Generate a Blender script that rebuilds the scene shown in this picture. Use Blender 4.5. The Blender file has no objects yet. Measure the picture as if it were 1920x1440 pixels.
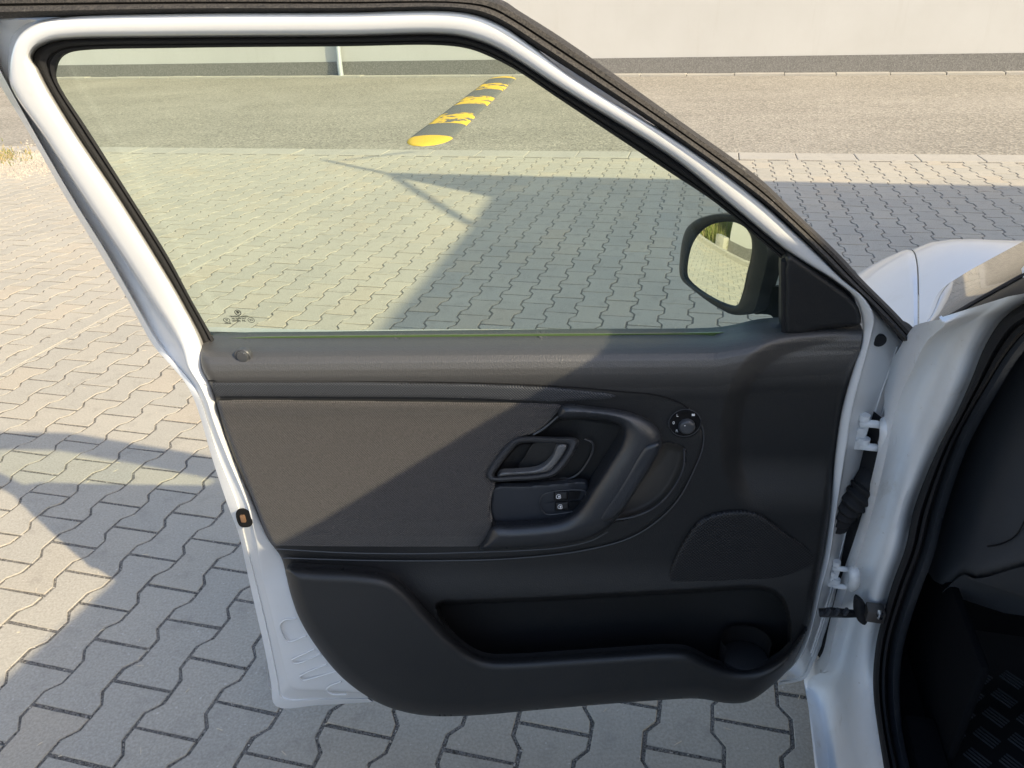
import bpy, bmesh, math, random
import numpy as np
from mathutils import Vector, Matrix
R = math.radians
random.seed(7); rng = np.random.default_rng(7)
scene = bpy.context.scene
col = scene.collection

# ------------------------------------------------------------------ camera, sky, sun
F = 1370.0                                   # focal length in photo pixels (1920 wide)
H = 1.4276; PITCH = R(28.318); ROLL = R(-2.514)
_r = np.array([1, 0, 0.]); _f = np.array([0, math.cos(PITCH), -math.sin(PITCH)]); _u = np.array([0, math.sin(PITCH), math.cos(PITCH)])
CR = math.cos(ROLL)*_r + math.sin(ROLL)*_u; CU = -math.sin(ROLL)*_r + math.cos(ROLL)*_u; CF = _f
CAM = np.array([0, 0, H])
cam = bpy.data.cameras.new('camera'); cam_o = bpy.data.objects.new('camera', cam); col.objects.link(cam_o)
cam.sensor_width = 36; cam.lens = 36*F/1920; cam.clip_start = .02; cam.clip_end = 2000
cam_o.matrix_world = Matrix(((CR[0], CU[0], -CF[0], 0), (CR[1], CU[1], -CF[1], 0), (CR[2], CU[2], -CF[2], H), (0, 0, 0, 1)))
scene.camera = cam_o
LIGHT = np.array([-1.19, 1.014, -1.0])       # direction in which sunlight travels
world = bpy.data.worlds.new('World'); scene.world = world; world.use_nodes = True
nt = world.node_tree; bg = nt.nodes['Background']
sky = nt.nodes.new('ShaderNodeTexSky'); sky.sky_type = 'NISHITA'; sky.sun_disc = False
sky.sun_elevation = math.atan(1/math.hypot(1.19, 1.014)); sky.sun_rotation = math.atan2(1.19, -1.014)
sky.air_density = 1.0; sky.dust_density = 2.1; sky.ozone_density = 1.0
nt.links.new(sky.outputs[0], bg.inputs[0]); bg.inputs[1].default_value = .15
sun = bpy.data.lights.new('sun', 'SUN'); sun.energy = 3.2; sun.angle = R(.55); sun.color = (1, .85, .58)
sun_o = bpy.data.objects.new('sun', sun); col.objects.link(sun_o)
sun_o.rotation_euler = Vector(LIGHT).to_track_quat('-Z', 'Y').to_euler(); sun_o.location = (6, -5, 8)
vs = scene.view_settings; vs.view_transform = 'Standard'; vs.look = 'None'; vs.exposure = 1.0; vs.gamma = 1
scene.render.engine = 'CYCLES'
cy = scene.cycles; cy.max_bounces = 6; cy.diffuse_bounces = 2; cy.glossy_bounces = 2; cy.transmission_bounces = 4; cy.transparent_max_bounces = 8; cy.caustics_reflective = False; cy.caustics_refractive = False

# ------------------------------------------------------------------ materials
def mat(name, color, rough=.6, metal=0, spec=.5, coat=0):
    m = bpy.data.materials.new(name); m.use_nodes = True
    b = m.node_tree.nodes['Principled BSDF']
    b.inputs['Base Color'].default_value = (*color, 1); b.inputs['Roughness'].default_value = rough
    b.inputs['Metallic'].default_value = metal; b.inputs['Specular IOR Level'].default_value = spec
    b.inputs['Coat Weight'].default_value = coat; b.inputs['Coat Roughness'].default_value = .04
    return m
class NT:
    """tiny node helper on a material"""
    def __init__(s, m): s.m = m; s.t = m.node_tree; s.b = s.t.nodes['Principled BSDF']
    def n(s, typ, **kw):
        x = s.t.nodes.new(typ)
        for k, v in kw.items():
            if k in x.inputs: x.inputs[k].default_value = v
            else: setattr(x, k, v)
        return x
    def l(s, a, b): s.t.links.new(a, b)
    def coord(s, kind='Object', scale=None):
        c = s.n('ShaderNodeTexCoord').outputs[kind]
        if scale:
            mp = s.n('ShaderNodeMapping'); mp.inputs['Scale'].default_value = scale; s.l(c, mp.inputs[0]); return mp.outputs[0]
        return c
    def geo(s): return s.n('ShaderNodeNewGeometry').outputs['Position']
    def noise(s, vec, scale, detail=4, rough=.6):
        x = s.n('ShaderNodeTexNoise', Scale=scale, Detail=detail, Roughness=rough); s.l(vec, x.inputs['Vector']); return x.outputs['Fac']
    def ramp(s, fac, stops):
        x = s.n('ShaderNodeValToRGB'); e = x.color_ramp.elements
        while len(e) < len(stops): e.new(.5)
        for k, (p, c) in enumerate(stops): e[k].position = p; e[k].color = (*c, 1) if len(c) == 3 else c
        s.l(fac, x.inputs[0]); return x.outputs[0]
    def mix(s, fac, a, b, mode='MIX'):
        x = s.n('ShaderNodeMix', data_type='RGBA', blend_type=mode)
        for i, v in ((0, fac), (6, a), (7, b)):
            if hasattr(v, 'is_linked'): s.l(v, x.inputs[i])
            else: x.inputs[i].default_value = v if i == 0 else (*v, 1)
        return x.outputs[2]
    def bump(s, h, strength=.3, dist=.002, nrm=None):
        x = s.n('ShaderNodeBump', Strength=strength, Distance=dist); s.l(h, x.inputs['Height'])
        if nrm is not None: s.l(nrm, x.inputs['Normal'])
        return x.outputs[0]
    def val(s, op, a, b=None):
        x = s.n('ShaderNodeMath', operation=op)
        for i, v in enumerate((a, b)):
            if v is None: continue
            if hasattr(v, 'is_linked'): s.l(v, x.inputs[i])
            else: x.inputs[i].default_value = v
        return x.outputs[0]

def concrete(name, base, var=.12, grain=160, per_object=False, attr=None, dust=(.5, .46, .38)):
    m = mat(name, base, .9, spec=.25); k = NT(m); p = k.geo()
    g = k.noise(p, grain, 2, .7); b = k.noise(p, 1.3, 3, .6); s2 = k.noise(p, 14, 2, .6)
    lo = tuple(c*(1-var*1.4) for c in base); hi = tuple(min(1, c*(1+var*1.4)) for c in base)
    c = k.ramp(g, [(.3, lo), (.7, hi)])
    c = k.mix(k.ramp(b, [(.42, (0, 0, 0)), (.72, (1, 1, 1))]), c, k.mix(.45, c, dust))
    c = k.mix(k.ramp(s2, [(.55, (0, 0, 0)), (.8, (.5, .5, .5))]), c, k.mix(.5, c, (.14, .13, .115)))
    v = k.n('ShaderNodeTexVoronoi', Scale=grain*1.9); k.l(p, v.inputs['Vector'])
    c = k.mix(k.ramp(v.outputs['Color'], [(.93, (0, 0, 0)), (.96, (.4, .4, .4))]), c, (.75, .73, .68))
    if per_object:
        r = k.n('ShaderNodeObjectInfo').outputs['Random']
        c = k.mix(1, c, k.ramp(r, [(0, (.93, .94, .95)), (.5, (1, 1, 1)), (.85, (1.01, 1.0, .985)), (1, (1.05, 1.0, .945))]), 'MULTIPLY')
    if attr:
        a = k.n('ShaderNodeAttribute', attribute_name=attr)
        c = k.mix(1, c, k.ramp(a.outputs['Fac'], [(0, (.93, .94, .95)), (.5, (1, 1, 1)), (.85, (1.01, 1.0, .985)), (1, (1.05, 1.0, .945))]), 'MULTIPLY')
    k.l(c, k.b.inputs['Base Color'])
    k.l(k.bump(g, .5, .0015), k.b.inputs['Normal'])
    return m
M = {}
PAV = (.415, .383, .322)
M['paver'] = concrete('paver_concrete', PAV, per_object=True)
M['paver_far'] = concrete('paver_concrete_far', PAV, attr='tint')
M['border'] = concrete('border_concrete', (.40, .375, .33), .1)
M['kerb'] = concrete('kerb_concrete', (.40, .375, .33), .1)
def grit():
    m = mat('joint_grit', (.12, .115, .11), .95, spec=.2); k = NT(m); p = k.geo()
    v = k.n('ShaderNodeTexVoronoi', Scale=330); k.l(p, v.inputs['Vector'])
    c = k.ramp(v.outputs['Color'], [(.0, (.07, .066, .06)), (.45, (.23, .215, .19)), (.85, (.36, .335, .30)), (.97, (.45, .42, .37))])
    k.l(c, k.b.inputs['Base Color']); k.l(k.bump(v.outputs['Distance'], 1, .006), k.b.inputs['Normal']); return m
M['grit'] = grit()
def chipm():
    m = mat('stone_chips', (.3, .28, .25), .9, spec=.2); k = NT(m)
    v = k.n('ShaderNodeTexVoronoi', Scale=170); k.l(k.geo(), v.inputs['Vector'])
    k.l(k.ramp(v.outputs['Color'], [(.1, (.08, .075, .068)), (.4, (.24, .225, .2)), (.75, (.42, .40, .36)), (.95, (.72, .7, .66))]), k.b.inputs['Base Color']); return m
def asphalt():
    m = mat('dusty_asphalt', (.27, .25, .22), .95, spec=.2); k = NT(m); p = k.geo()
    v = k.n('ShaderNodeTexVoronoi', Scale=48); k.l(p, v.inputs['Vector'])
    c = k.ramp(v.outputs['Color'], [(0, (.16, .147, .125)), (.5, (.30, .275, .23)), (1, (.46, .42, .35))])
    st = k.n('ShaderNodeMapping'); st.inputs['Rotation'].default_value = (0, 0, R(18)); st.inputs['Scale'].default_value = (.12, 1.6, 1); k.l(p, st.inputs[0])
    b = k.noise(st.outputs[0], 1.2, 4, .6)
    c = k.mix(k.ramp(b, [(.35, (0, 0, 0)), (.65, (.5, .5, .5))]), c, k.mix(.5, c, (.20, .185, .16)))
    b2 = k.noise(p, .5, 4, .6)
    c = k.mix(k.ramp(b2, [(.45, (0, 0, 0)), (.7, (.6, .6, .6))]), c, k.mix(.5, c, (.46, .42, .36)))
    k.l(c, k.b.inputs['Base Color']); k.l(k.bump(v.outputs['Distance'], .8, .006), k.b.inputs['Normal']); return m
M['asphalt'] = asphalt()
def plaster():
    m = mat('white_plaster', (.54, .527, .5), .9, spec=.2); k = NT(m); p = k.geo()
    b = k.noise(p, .8, 6, .65); g = k.noise(p, 60, 3, .6)
    st = k.n('ShaderNodeMapping'); st.inputs['Scale'].default_value = (3, 3, .25); k.l(p, st.inputs[0]); d = k.noise(st.outputs[0], 2, 5, .7)
    c = k.ramp(b, [(.3, (.525, .51, .48)), (.7, (.565, .552, .525))])
    c = k.mix(k.ramp(d, [(.56, (0, 0, 0)), (.78, (.5, .5, .5))]), c, (.49, .47, .43))
    k.l(c, k.b.inputs['Base Color']); k.l(k.bump(g, .4, .003), k.b.inputs['Normal']); return m
M['plaster'] = plaster()
def plinthm():
    m = mat('speckled_plinth_render', (.2, .19, .18), .9, spec=.2); k = NT(m); p = k.geo()
    v = k.n('ShaderNodeTexVoronoi', Scale=70); k.l(p, v.inputs['Vector'])
    c = k.ramp(v.outputs['Color'], [(0, (.15, .145, .135)), (.5, (.205, .197, .183)), (1, (.28, .27, .25))])
    k.l(c, k.b.inputs['Base Color']); k.l(k.bump(v.outputs['Distance'], .5, .004), k.b.inputs['Normal']); return m
M['plinth'] = plinthm()
def paint():
    m = mat('white_car_paint', (.78, .785, .79), .38, spec=.5, coat=.8); k = NT(m); p = k.geo()
    d = k.noise(p, 9, 5, .7)
    c = k.ramp(d, [(.35, (.78, .79, .80)), (.62, (.77, .775, .775)), (.8, (.70, .69, .67))])
    k.l(c, k.b.inputs['Base Color'])
    k.b.inputs['Coat Roughness'].default_value = .06
    return m
M['paint'] = paint()
def _spot(px, py, c):
    hd = np.array([math.sin(R(15.307)), math.cos(R(15.307)), 0]); rt = np.array([hd[1], -hd[0], 0]); d = CF+(px-960)/F*CR-(py-720)/F*CU
    return tuple(CAM+d*(c/(d@rt)))
DIRT = [(_spot(1548, 1272, .30), .022), (_spot(1767, 632, .335), .012), (_spot(1640, 1165, .33), .012)]
def dirty_paint():
    m = mat('white_jamb_paint', (.7, .71, .72), .42, spec=.5, coat=.5); k = NT(m); p = k.geo()
    d = k.noise(p, 14, 6, .75); d2 = k.noise(p, 70, 4, .7)
    c = k.ramp(d, [(.35, (.88, .89, .90)), (.58, (.86, .86, .855)), (.74, (.70, .67, .62))])
    sp = k.ramp(d2, [(.66, (0, 0, 0)), (.74, (.7, .7, .7))])
    c = k.mix(sp, c, (.50, .46, .40))
    for P_, r_ in DIRT:
        dn = k.n('ShaderNodeVectorMath', operation='DISTANCE'); k.l(p, dn.inputs[0]); dn.inputs[1].default_value = P_
        f = k.val('SUBTRACT', k.val('ADD', k.val('DIVIDE', dn.outputs['Value'], r_), k.val('MULTIPLY', k.noise(p, 110, 5, .75), 1.6)), .8)
        c = k.mix(k.ramp(f, [(.35, (.85, .85, .85)), (.8, (0, 0, 0))]), c, (.10, .075, .05))
    k.l(c, k.b.inputs['Base Color']); return m
M['jamb'] = dirty_paint()
def rubber(name, base, dusty=0., rough=.75):
    m = mat(name, base, rough, spec=.3); k = NT(m); p = k.geo()
    g = k.noise(p, 420, 3, .7)
    c = k.mix(k.ramp(g, [(.35, (0, 0, 0)), (.75, (dusty,)*3)]), base, (.30, .265, .225))
    v = k.n('ShaderNodeTexVoronoi', Scale=260); k.l(p, v.inputs['Vector'])
    c = k.mix(k.ramp(v.outputs['Color'], [(.93, (0, 0, 0)), (.96, (dusty,)*3)]), c, (.6, .56, .5))
    k.l(c, k.b.inputs['Base Color']); k.l(k.bump(g, .25, .001), k.b.inputs['Normal']); return m
M['rubber'] = rubber('black_rubber', (.018, .018, .02))
M['rubber_dusty'] = rubber('dusty_black_rubber', (.020, .019, .019), .26)
def plastic(name, base, rough=.5, scale=520, st=.6, spec=.45, dist=.0008):
    m = mat(name, base, rough, spec=spec); k = NT(m); p = k.coord()
    v = k.n('ShaderNodeTexVoronoi', Scale=scale); k.l(p, v.inputs['Vector'])
    g = k.noise(p, scale*.6, 3, .6)
    h = k.val('ADD', v.outputs['Distance'], g)
    k.l(k.bump(h, st, dist), k.b.inputs['Normal'])
    b = k.noise(p, 6, 4, .6)
    k.l(k.ramp(b, [(.3, tuple(c*.9 for c in base)), (.7, tuple(c*1.1 for c in base))]), k.b.inputs['Base Color'])
    return m
M['trim'] = plastic('grained_dark_plastic', (.0145, .0155, .0172), .5, 620, .3, .6)
def panelm():
    m = plastic('grained_dark_door_panel', (.0145, .0155, .0172), .5, 560, .4, .6, .0009); k = NT(m); p = k.coord()
    sx = k.n('ShaderNodeSeparateXYZ'); k.l(p, sx.inputs[0])
    mr = k.n('ShaderNodeMapRange'); mr.inputs['From Min'].default_value = -.095; mr.inputs['From Max'].default_value = -.055; k.l(sx.outputs['Z'], mr.inputs['Value'])
    f = mr.outputs[0]
    k.l(k.mix(f, (.0145, .0155, .0172), (.054, .053, .053)), k.b.inputs['Base Color'])  # upper pad lighter, part of its sunlit sheen put into the base colour
    k.l(k.val('ADD', k.val('MULTIPLY', f, .5), .5), k.b.inputs['Specular IOR Level']); return m
M['panel'] = panelm()
M['armrest'] = plastic('grained_soft_plastic', (.027, .030, .036), .34, 700, .3, .7)
M['satin'] = plastic('satin_grey_plastic', (.050, .053, .060), .34, 900, .12)
M['recess'] = plastic('brown_grey_plastic', (.095, .088, .080), .45, 700, .12)
M['plate'] = plastic('blue_grey_switch_plate', (.030, .034, .042), .42, 700, .2)
M['black'] = mat('matt_black_plastic', (.012, .0125, .014), .5, spec=.4)
M['hole'] = mat('deep_black_plastic', (.008, .008, .009), .8, spec=.2)
M['interior'] = plastic('interior_black_plastic', (.075, .082, .094), .6, 500, .3)
M['carpet'] = plastic('black_floor_carpet', (.007, .008, .010), .9, 900, .6, spec=.1)
M['mat'] = mat('rubber_floor_mat', (.010, .011, .013), .6, spec=.3)
M['matrib'] = mat('rubber_mat_rib', (.055, .058, .065), .45, spec=.5)
def fabricm():
    m = mat('woven_grey_fabric', (.06, .054, .05), .95, spec=.1); k = NT(m); p = k.coord()
    ws = []
    for rot in (35, -35):
        mp = k.n('ShaderNodeMapping'); mp.inputs['Rotation'].default_value = (R(90), 0, 0) if False else (0, R(rot), 0); k.l(p, mp.inputs[0])
        w = k.n('ShaderNodeTexWave', Scale=150, Distortion=1.5, bands_direction='X'); w.inputs['Detail'].default_value = 2; k.l(mp.outputs[0], w.inputs['Vector']); ws.append(w.outputs['Fac'])
    h = k.val('MULTIPLY', ws[0], ws[1]); g = k.noise(p, 420, 3, .7)
    hh = k.val('ADD', h, g)
    c = k.ramp(hh, [(.35, (.021, .021, .0225)), (.8, (.057, .0545, .0545)), (1, (.112, .104, .101))])
    k.l(c, k.b.inputs['Base Color']); k.l(k.bump(hh, .7, .0012), k.b.inputs['Normal'])
    k.b.inputs['Sheen Weight'].default_value = .25
    return m
M['fabric'] = fabricm()
def dotm(name, base, sc, tip):
    m = mat(name, base, .5, spec=.4); k = NT(m); p = k.coord()
    sx = k.n('ShaderNodeSeparateXYZ'); k.l(p, sx.inputs[0])
    a = k.val('SINE', k.val('MULTIPLY', sx.outputs['X'], sc)); b = k.val('SINE', k.val('MULTIPLY', sx.outputs['Z'], sc))
    h = k.val('MULTIPLY', a, b); h = k.val('ADD', k.val('MULTIPLY', h, .5), .5)
    k.l(k.ramp(h, [(.3, base), (.85, tip)]), k.b.inputs['Base Color']); k.l(k.bump(h, .7, .001), k.b.inputs['Normal']); return m
M['dots'] = dotm('dotted_trim_plastic', (.024, .027, .033), 2*math.pi/.0042, (.05, .053, .06))
M['grille'] = dotm('perforated_speaker_grille', (.006, .006, .007), 2*math.pi/.0058, (.030, .032, .036))
M['lever'] = mat('satin_lever', (.12, .124, .13), .3, spec=.6)
M['chrome'] = mat('chrome', (.75, .76, .78), .15, metal=1)
M['knob'] = mat('grey_lock_pin_plastic', (.055, .058, .064), .3, spec=.5)
M['white'] = mat('white_print', (.75, .76, .78), .5)
M['print'] = mat('black_glass_print', (.015, .02, .015), .6)
M['metal'] = mat('dark_steel', (.16, .15, .145), .45, metal=.8)
M['rust'] = mat('rusty_steel', (.16, .09, .05), .8)
M['mirror'] = mat('silvered_mirror', (.86, .9, .84), .015, metal=1)
M['pipe'] = mat('pale_galvanised_pipe', (.42, .45, .48), .5, metal=.2)
M['glassdark'] = mat('dark_windscreen_glass', (.012, .013, .012), .03, spec=.9, coat=1)
def glass(name, tint, haze):
    m = bpy.data.materials.new(name); m.use_nodes = True; t = m.node_tree; t.nodes.remove(t.nodes['Principled BSDF'])
    out = t.nodes['Material Output']
    tr = t.nodes.new('ShaderNodeBsdfTransparent'); tr.inputs[0].default_value = (*tint, 1)
    gl = t.nodes.new('ShaderNodeBsdfGlossy'); gl.inputs['Roughness'].default_value = .01; gl.inputs[0].default_value = (.9, .95, .92, 1)
    lw = t.nodes.new('ShaderNodeLayerWeight'); lw.inputs[0].default_value = .5
    p5 = t.nodes.new('ShaderNodeMath'); p5.operation = 'POWER'; p5.inputs[1].default_value = 5; t.links.new(lw.outputs['Facing'], p5.inputs[0])
    fr = t.nodes.new('ShaderNodeMath'); fr.operation = 'MULTIPLY_ADD'; fr.inputs[1].default_value = .6; fr.inputs[2].default_value = .025; t.links.new(p5.outputs[0], fr.inputs[0])
    df = t.nodes.new('ShaderNodeBsdfDiffuse'); df.inputs[0].default_value = (.75, .8, .72, 1)
    m1 = t.nodes.new('ShaderNodeMixShader'); m2 = t.nodes.new('ShaderNodeMixShader'); m2.inputs[0].default_value = haze
    t.links.new(fr.outputs[0], m1.inputs[0]); t.links.new(tr.outputs[0], m1.inputs[1]); t.links.new(gl.outputs[0], m1.inputs[2])
    t.links.new(m1.outputs[0], m2.inputs[1]); t.links.new(df.outputs[0], m2.inputs[2]); t.links.new(m2.outputs[0], out.inputs[0])
    return m
M['glass'] = glass('green_tinted_glass', (.915, .965, .905), .006)
M['edge'] = mat('green_glass_edge', (.05, .09, .02), .3)
def bumpm(yellow):
    m = mat('worn_yellow_rubber' if yellow else 'black_speed_bump_rubber', (.09, .09, .09), .85, spec=.25); k = NT(m); p = k.geo()
    g = k.noise(p, 60, 3, .6); base = k.ramp(g, [(.3, (.11, .11, .108)), (.7, (.18, .18, .172))])
    if yellow:
        d = k.noise(p, 5.5, 5, .62)
        base = k.mix(k.ramp(d, [(.45, (0, 0, 0)), (.48, (1, 1, 1))]) if yellow == 1 else k.ramp(d, [(.33, (0, 0, 0)), (.35, (1, 1, 1))]), base, (.72, .47, .06))
    k.l(base, k.b.inputs['Base Color']); return m
M['bump_black'] = bumpm(0); M['bump_yellow'] = bumpm(1); M['bump_cap'] = bumpm(2)
M['chip'] = chipm(); M['strawbit'] = mat('dry_straw_bits', (.62, .55, .42), .9)
M['grass'] = mat('dry_grass', (.17, .19, .05), .9); M['straw'] = mat('straw', (.36, .29, .14), .9)
M['gravel'] = concrete('pale_gravel', (.36, .32, .27), .2)
M['caster_sheet'] = mat('grey_caster_sheet', (.3, .3, .31), .6)

# ------------------------------------------------------------------ geometry helpers
HD = np.array([math.sin(R(15.307)), math.cos(R(15.307)), 0]); RT = np.array([HD[1], -HD[0], 0])   # car heading / car right
Z = np.array([0, 0, 1.])
def ray(px, py):
    px = np.asarray(px, float); py = np.asarray(py, float)
    return CF + ((px-960)/F)[..., None]*CR - ((py-720)/F)[..., None]*CU
def gnd(px, py, z=0.):
    d = ray(px, py); return CAM + d*((z-H)/d[..., 2])[..., None]
def car_pt(c, s, z): return np.asarray(c)[..., None]*RT + np.asarray(s)[..., None]*HD + np.asarray(z)[..., None]*Z
def body_pt(px, py, c):
    """point seen at a photo pixel on the vertical plane c metres right of the camera, parallel to the car"""
    d = ray(px, py); t = np.asarray(c)/(d@RT); return CAM + d*t[..., None]
# open door: belt line through two points at z = 1.0; e runs to the hinges, n to the seats
ZB = 1.0; TB = math.tan(R(12))
_pl = gnd(400, 634, ZB); DO = gnd(1370, 629, ZB); DE = (DO-_pl)/np.linalg.norm(DO-_pl); DN = np.array([DE[1], -DE[0], 0])
def dpos(px, py, w):
    px = np.asarray(px, float); py = np.asarray(py, float); w = np.broadcast_to(np.asarray(w, float), px.shape)
    d = ray(px, py); o = (DO-CAM)@DN
    t = (o+w)/(d@DN); P = CAM + d*t[..., None]
    m = DN - np.array([0, 0, TB]); q = (DO-CAM)@m
    t2 = (q+w)/(d@m); P2 = CAM + d*t2[..., None]
    return np.where((P[..., 2] > ZB)[..., None], P2, P)
def link(o, parent=None):
    col.objects.link(o)
    if parent is not None:
        o.parent = parent
        if parent.type == 'EMPTY': o.matrix_parent_inverse = Matrix.Translation(-Vector(parent.location))
    return o
def mesh_data(name, V, Fc, material, smooth=True, angle=40):
    me = bpy.data.meshes.new(name); me.from_pydata([tuple(map(float, v)) for v in V], [], [tuple(int(i) for i in f) for f in Fc])
    if material: me.materials.append(material)
    if smooth:
        me.polygons.foreach_set('use_smooth', [True]*len(me.polygons))
        me.set_sharp_from_angle(angle=R(angle))
    me.update(); return me
def obj(name, V, Fc, material, parent=None, smooth=True, angle=40):
    return link(bpy.data.objects.new(name, mesh_data(name, V, Fc, material, smooth, angle)), parent)
def empty(name, loc=(0, 0, 0)):
    o = bpy.data.objects.new(name, None); o.location = loc; o.empty_display_size = .1; return link(o)
def tag(o, label=None, cat=None, kind=None, group=None):
    for k, v in (('label', label), ('category', cat), ('kind', kind), ('group', group)):
        if v: o[k] = v
    return o
def spline(P, k=5, closed=False):
    """Catmull-Rom with chord-length tangents, k points per span"""
    P = np.asarray(P, float); n = len(P)
    if closed: Q = np.vstack([P[-1], P, P[0], P[1]])
    else: Q = np.vstack([2*P[0]-P[1], P, 2*P[-1]-P[-2]])
    out = []
    for i in range(1, len(Q)-2):
        p0, p1, p2, p3 = Q[i-1:i+3]
        a = np.linalg.norm(p1-p0)**.5+1e-9; b = np.linalg.norm(p2-p1)**.5+1e-9; c = np.linalg.norm(p3-p2)**.5+1e-9
        m1 = b*((p1-p0)/a - (p2-p0)/(a+b) + (p2-p1)/b); m2 = b*((p2-p1)/b - (p3-p1)/(b+c) + (p3-p2)/c)
        for j in range(k):
            t = j/k; out.append((2*t**3-3*t*t+1)*p1 + (t**3-2*t*t+t)*m1 + (-2*t**3+3*t*t)*p2 + (t**3-t*t)*m2)
    if not closed: out.append(P[-1])
    return np.array(out)
def grid_faces(nr, nc, wrap=False):
    f = []
    for i in range(nr-1):
        for j in range(nc if wrap else nc-1):
            j2 = (j+1) % nc; f.append((i*nc+j, i*nc+j2, (i+1)*nc+j2, (i+1)*nc+j))
    return f
def loft(name, loops, material, parent=None, wrap=False, cap=False, angle=45):
    n = len(loops[0]); V = np.vstack(loops); Fc = grid_faces(len(loops), n, wrap)
    if cap: Fc += [tuple(range(n))[::-1], tuple(range((len(loops)-1)*n, len(loops)*n))]
    return obj(name, V, Fc, material, parent, angle=angle)
def tube(name, P, rad, material, parent=None, sides=10, cap=True):
    P = np.asarray(P, float); n = len(P); rad = np.broadcast_to(rad, (n,)); T = np.gradient(P, axis=0); T /= np.linalg.norm(T, axis=1)[:, None]
    ref = np.array([0, 0, 1.]) if abs(T[0][2]) < .9 else np.array([1, 0, 0.]); loops = []
    a = np.cross(T[0], ref); a /= np.linalg.norm(a)
    for i in range(n):
        a = a - (a@T[i])*T[i]; a /= np.linalg.norm(a); b = np.cross(T[i], a)
        loops.append(np.array([P[i]+rad[i]*(math.cos(q)*a+math.sin(q)*b) for q in np.arange(sides)*2*math.pi/sides]))
    return loft(name, loops, material, parent, wrap=True, cap=cap)
def box_mesh(c, ax, ay, az, bev=0.):
    """eight corner box from centre and three half-axis vectors, with bevelled edges through bmesh"""
    bm = bmesh.new(); vs_ = []
    for k in (-1, 1):
        for j in (-1, 1):
            for i in (-1, 1): vs_.append(bm.verts.new(Vector(np.asarray(c)+i*np.asarray(ax)+j*np.asarray(ay)+k*np.asarray(az))))
    for q in ((0, 1, 3, 2), (4, 6, 7, 5), (0, 4, 5, 1), (2, 3, 7, 6), (0, 2, 6, 4), (1, 5, 7, 3)): bm.faces.new([vs_[i] for i in q])
    bmesh.ops.recalc_face_normals(bm, faces=bm.faces)
    if bev: bmesh.ops.bevel(bm, geom=bm.edges[:], offset=bev, segments=2, affect='EDGES', profile=.6)
    return bm
def box(name, c, ax, ay, az, material, parent=None, bev=0.):
    bm = box_mesh(c, ax, ay, az, bev); me = bpy.data.meshes.new(name); bm.to_mesh(me); bm.free(); me.materials.append(material)
    if bev: me.polygons.foreach_set('use_smooth', [True]*len(me.polygons)); me.set_sharp_from_angle(angle=R(40))
    return link(bpy.data.objects.new(name, me), parent)
def sdf(poly, X, Y, closest=False):
    """signed distance (negative inside) from pixels to a polygon"""
    P = np.asarray(poly, float); best = np.full(X.shape, 1e9); cx = X.copy(); cy = Y.copy(); ins = np.zeros(X.shape, bool)
    for i in range(len(P)):
        a = P[i]; b = P[(i+1) % len(P)]; d = b-a; L2 = d@d+1e-12
        t = np.clip(((X-a[0])*d[0]+(Y-a[1])*d[1])/L2, 0, 1); qx = a[0]+t*d[0]; qy = a[1]+t*d[1]
        D = (X-qx)**2+(Y-qy)**2; m = D < best; best = np.where(m, D, best)
        if closest: cx = np.where(m, qx, cx); cy = np.where(m, qy, cy)
        c = ((a[1] > Y) != (b[1] > Y)); ins ^= c & (X < (b[0]-a[0])*(Y-a[1])/((b[1]-a[1]) if b[1] != a[1] else 1e-9)+a[0])
    s = np.sqrt(best)*np.where(ins, -1, 1)
    return (s, cx, cy) if closest else s
def pdist(line, X, Y):
    P = np.asarray(line, float); best = np.full(X.shape, 1e9)
    for a, b in zip(P[:-1], P[1:]):
        d = b-a; t = np.clip(((X-a[0])*d[0]+(Y-a[1])*d[1])/(d@d+1e-12), 0, 1)
        best = np.minimum(best, (X-a[0]-t*d[0])**2+(Y-a[1]-t*d[1])**2)
    return np.sqrt(best)
def sm(x): x = np.clip(x, 0, 1); return x*x*(3-2*x)
def dome(d, r): q = np.clip(d/r, 0, 1); return np.sqrt(np.clip(1-(1-q)**2, 0, 1))
def relief(name, outline, wf, material, parent, step=4., skirt=.01, pos=dpos, angle=60, k=5, raw=False):
    """a moulded panel: outline (photo pixels), depth function in metres, real sides of the given depth"""
    P = np.asarray(outline, float) if raw else spline(outline, k, True)
    x0, y0 = P.min(0)-step; x1, y1 = P.max(0)+step
    X, Y = np.meshgrid(np.arange(x0, x1+step, step), np.arange(y0, y1+step, step)); ny, nx = X.shape
    s, cx, cy = sdf(P, X, Y, True); near = np.abs(s) < .55*step
    X = np.where(near, cx, X); Y = np.where(near, cy, Y); keep = s < .55*step
    W = wf(X, Y, np.where(near, 0, -s)); V = pos(X, Y, W).reshape(-1, 3)
    idx = -np.ones(nx*ny, int); kk = keep.ravel(); idx[kk] = np.arange(kk.sum()); V = V[kk]
    I = idx.reshape(ny, nx); Q = np.stack([I[:-1, :-1], I[:-1, 1:], I[1:, 1:], I[1:, :-1]], -1).reshape(-1, 4); ng = (Q < 0).sum(1)
    Fc = Q[ng == 0].tolist() + [[q for q in f if q >= 0] for f in Q[ng == 1].tolist()]
    if skirt:
        cnt = {}
        for f in Fc:
            for a, b in zip(f, f[1:]+f[:1]):
                e = (a, b) if a < b else (b, a); cnt[e] = None if e in cnt else (a, b)
        used = {}; V = list(V)
        for v in cnt.values():
            if v is None: continue
            for q in v:
                if q not in used: used[q] = len(V); V.append(V[q]-DN*skirt)
            Fc.append((v[1], v[0], used[v[0]], used[v[1]]))
    return obj(name, V, Fc, material, parent, angle=angle)
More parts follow.
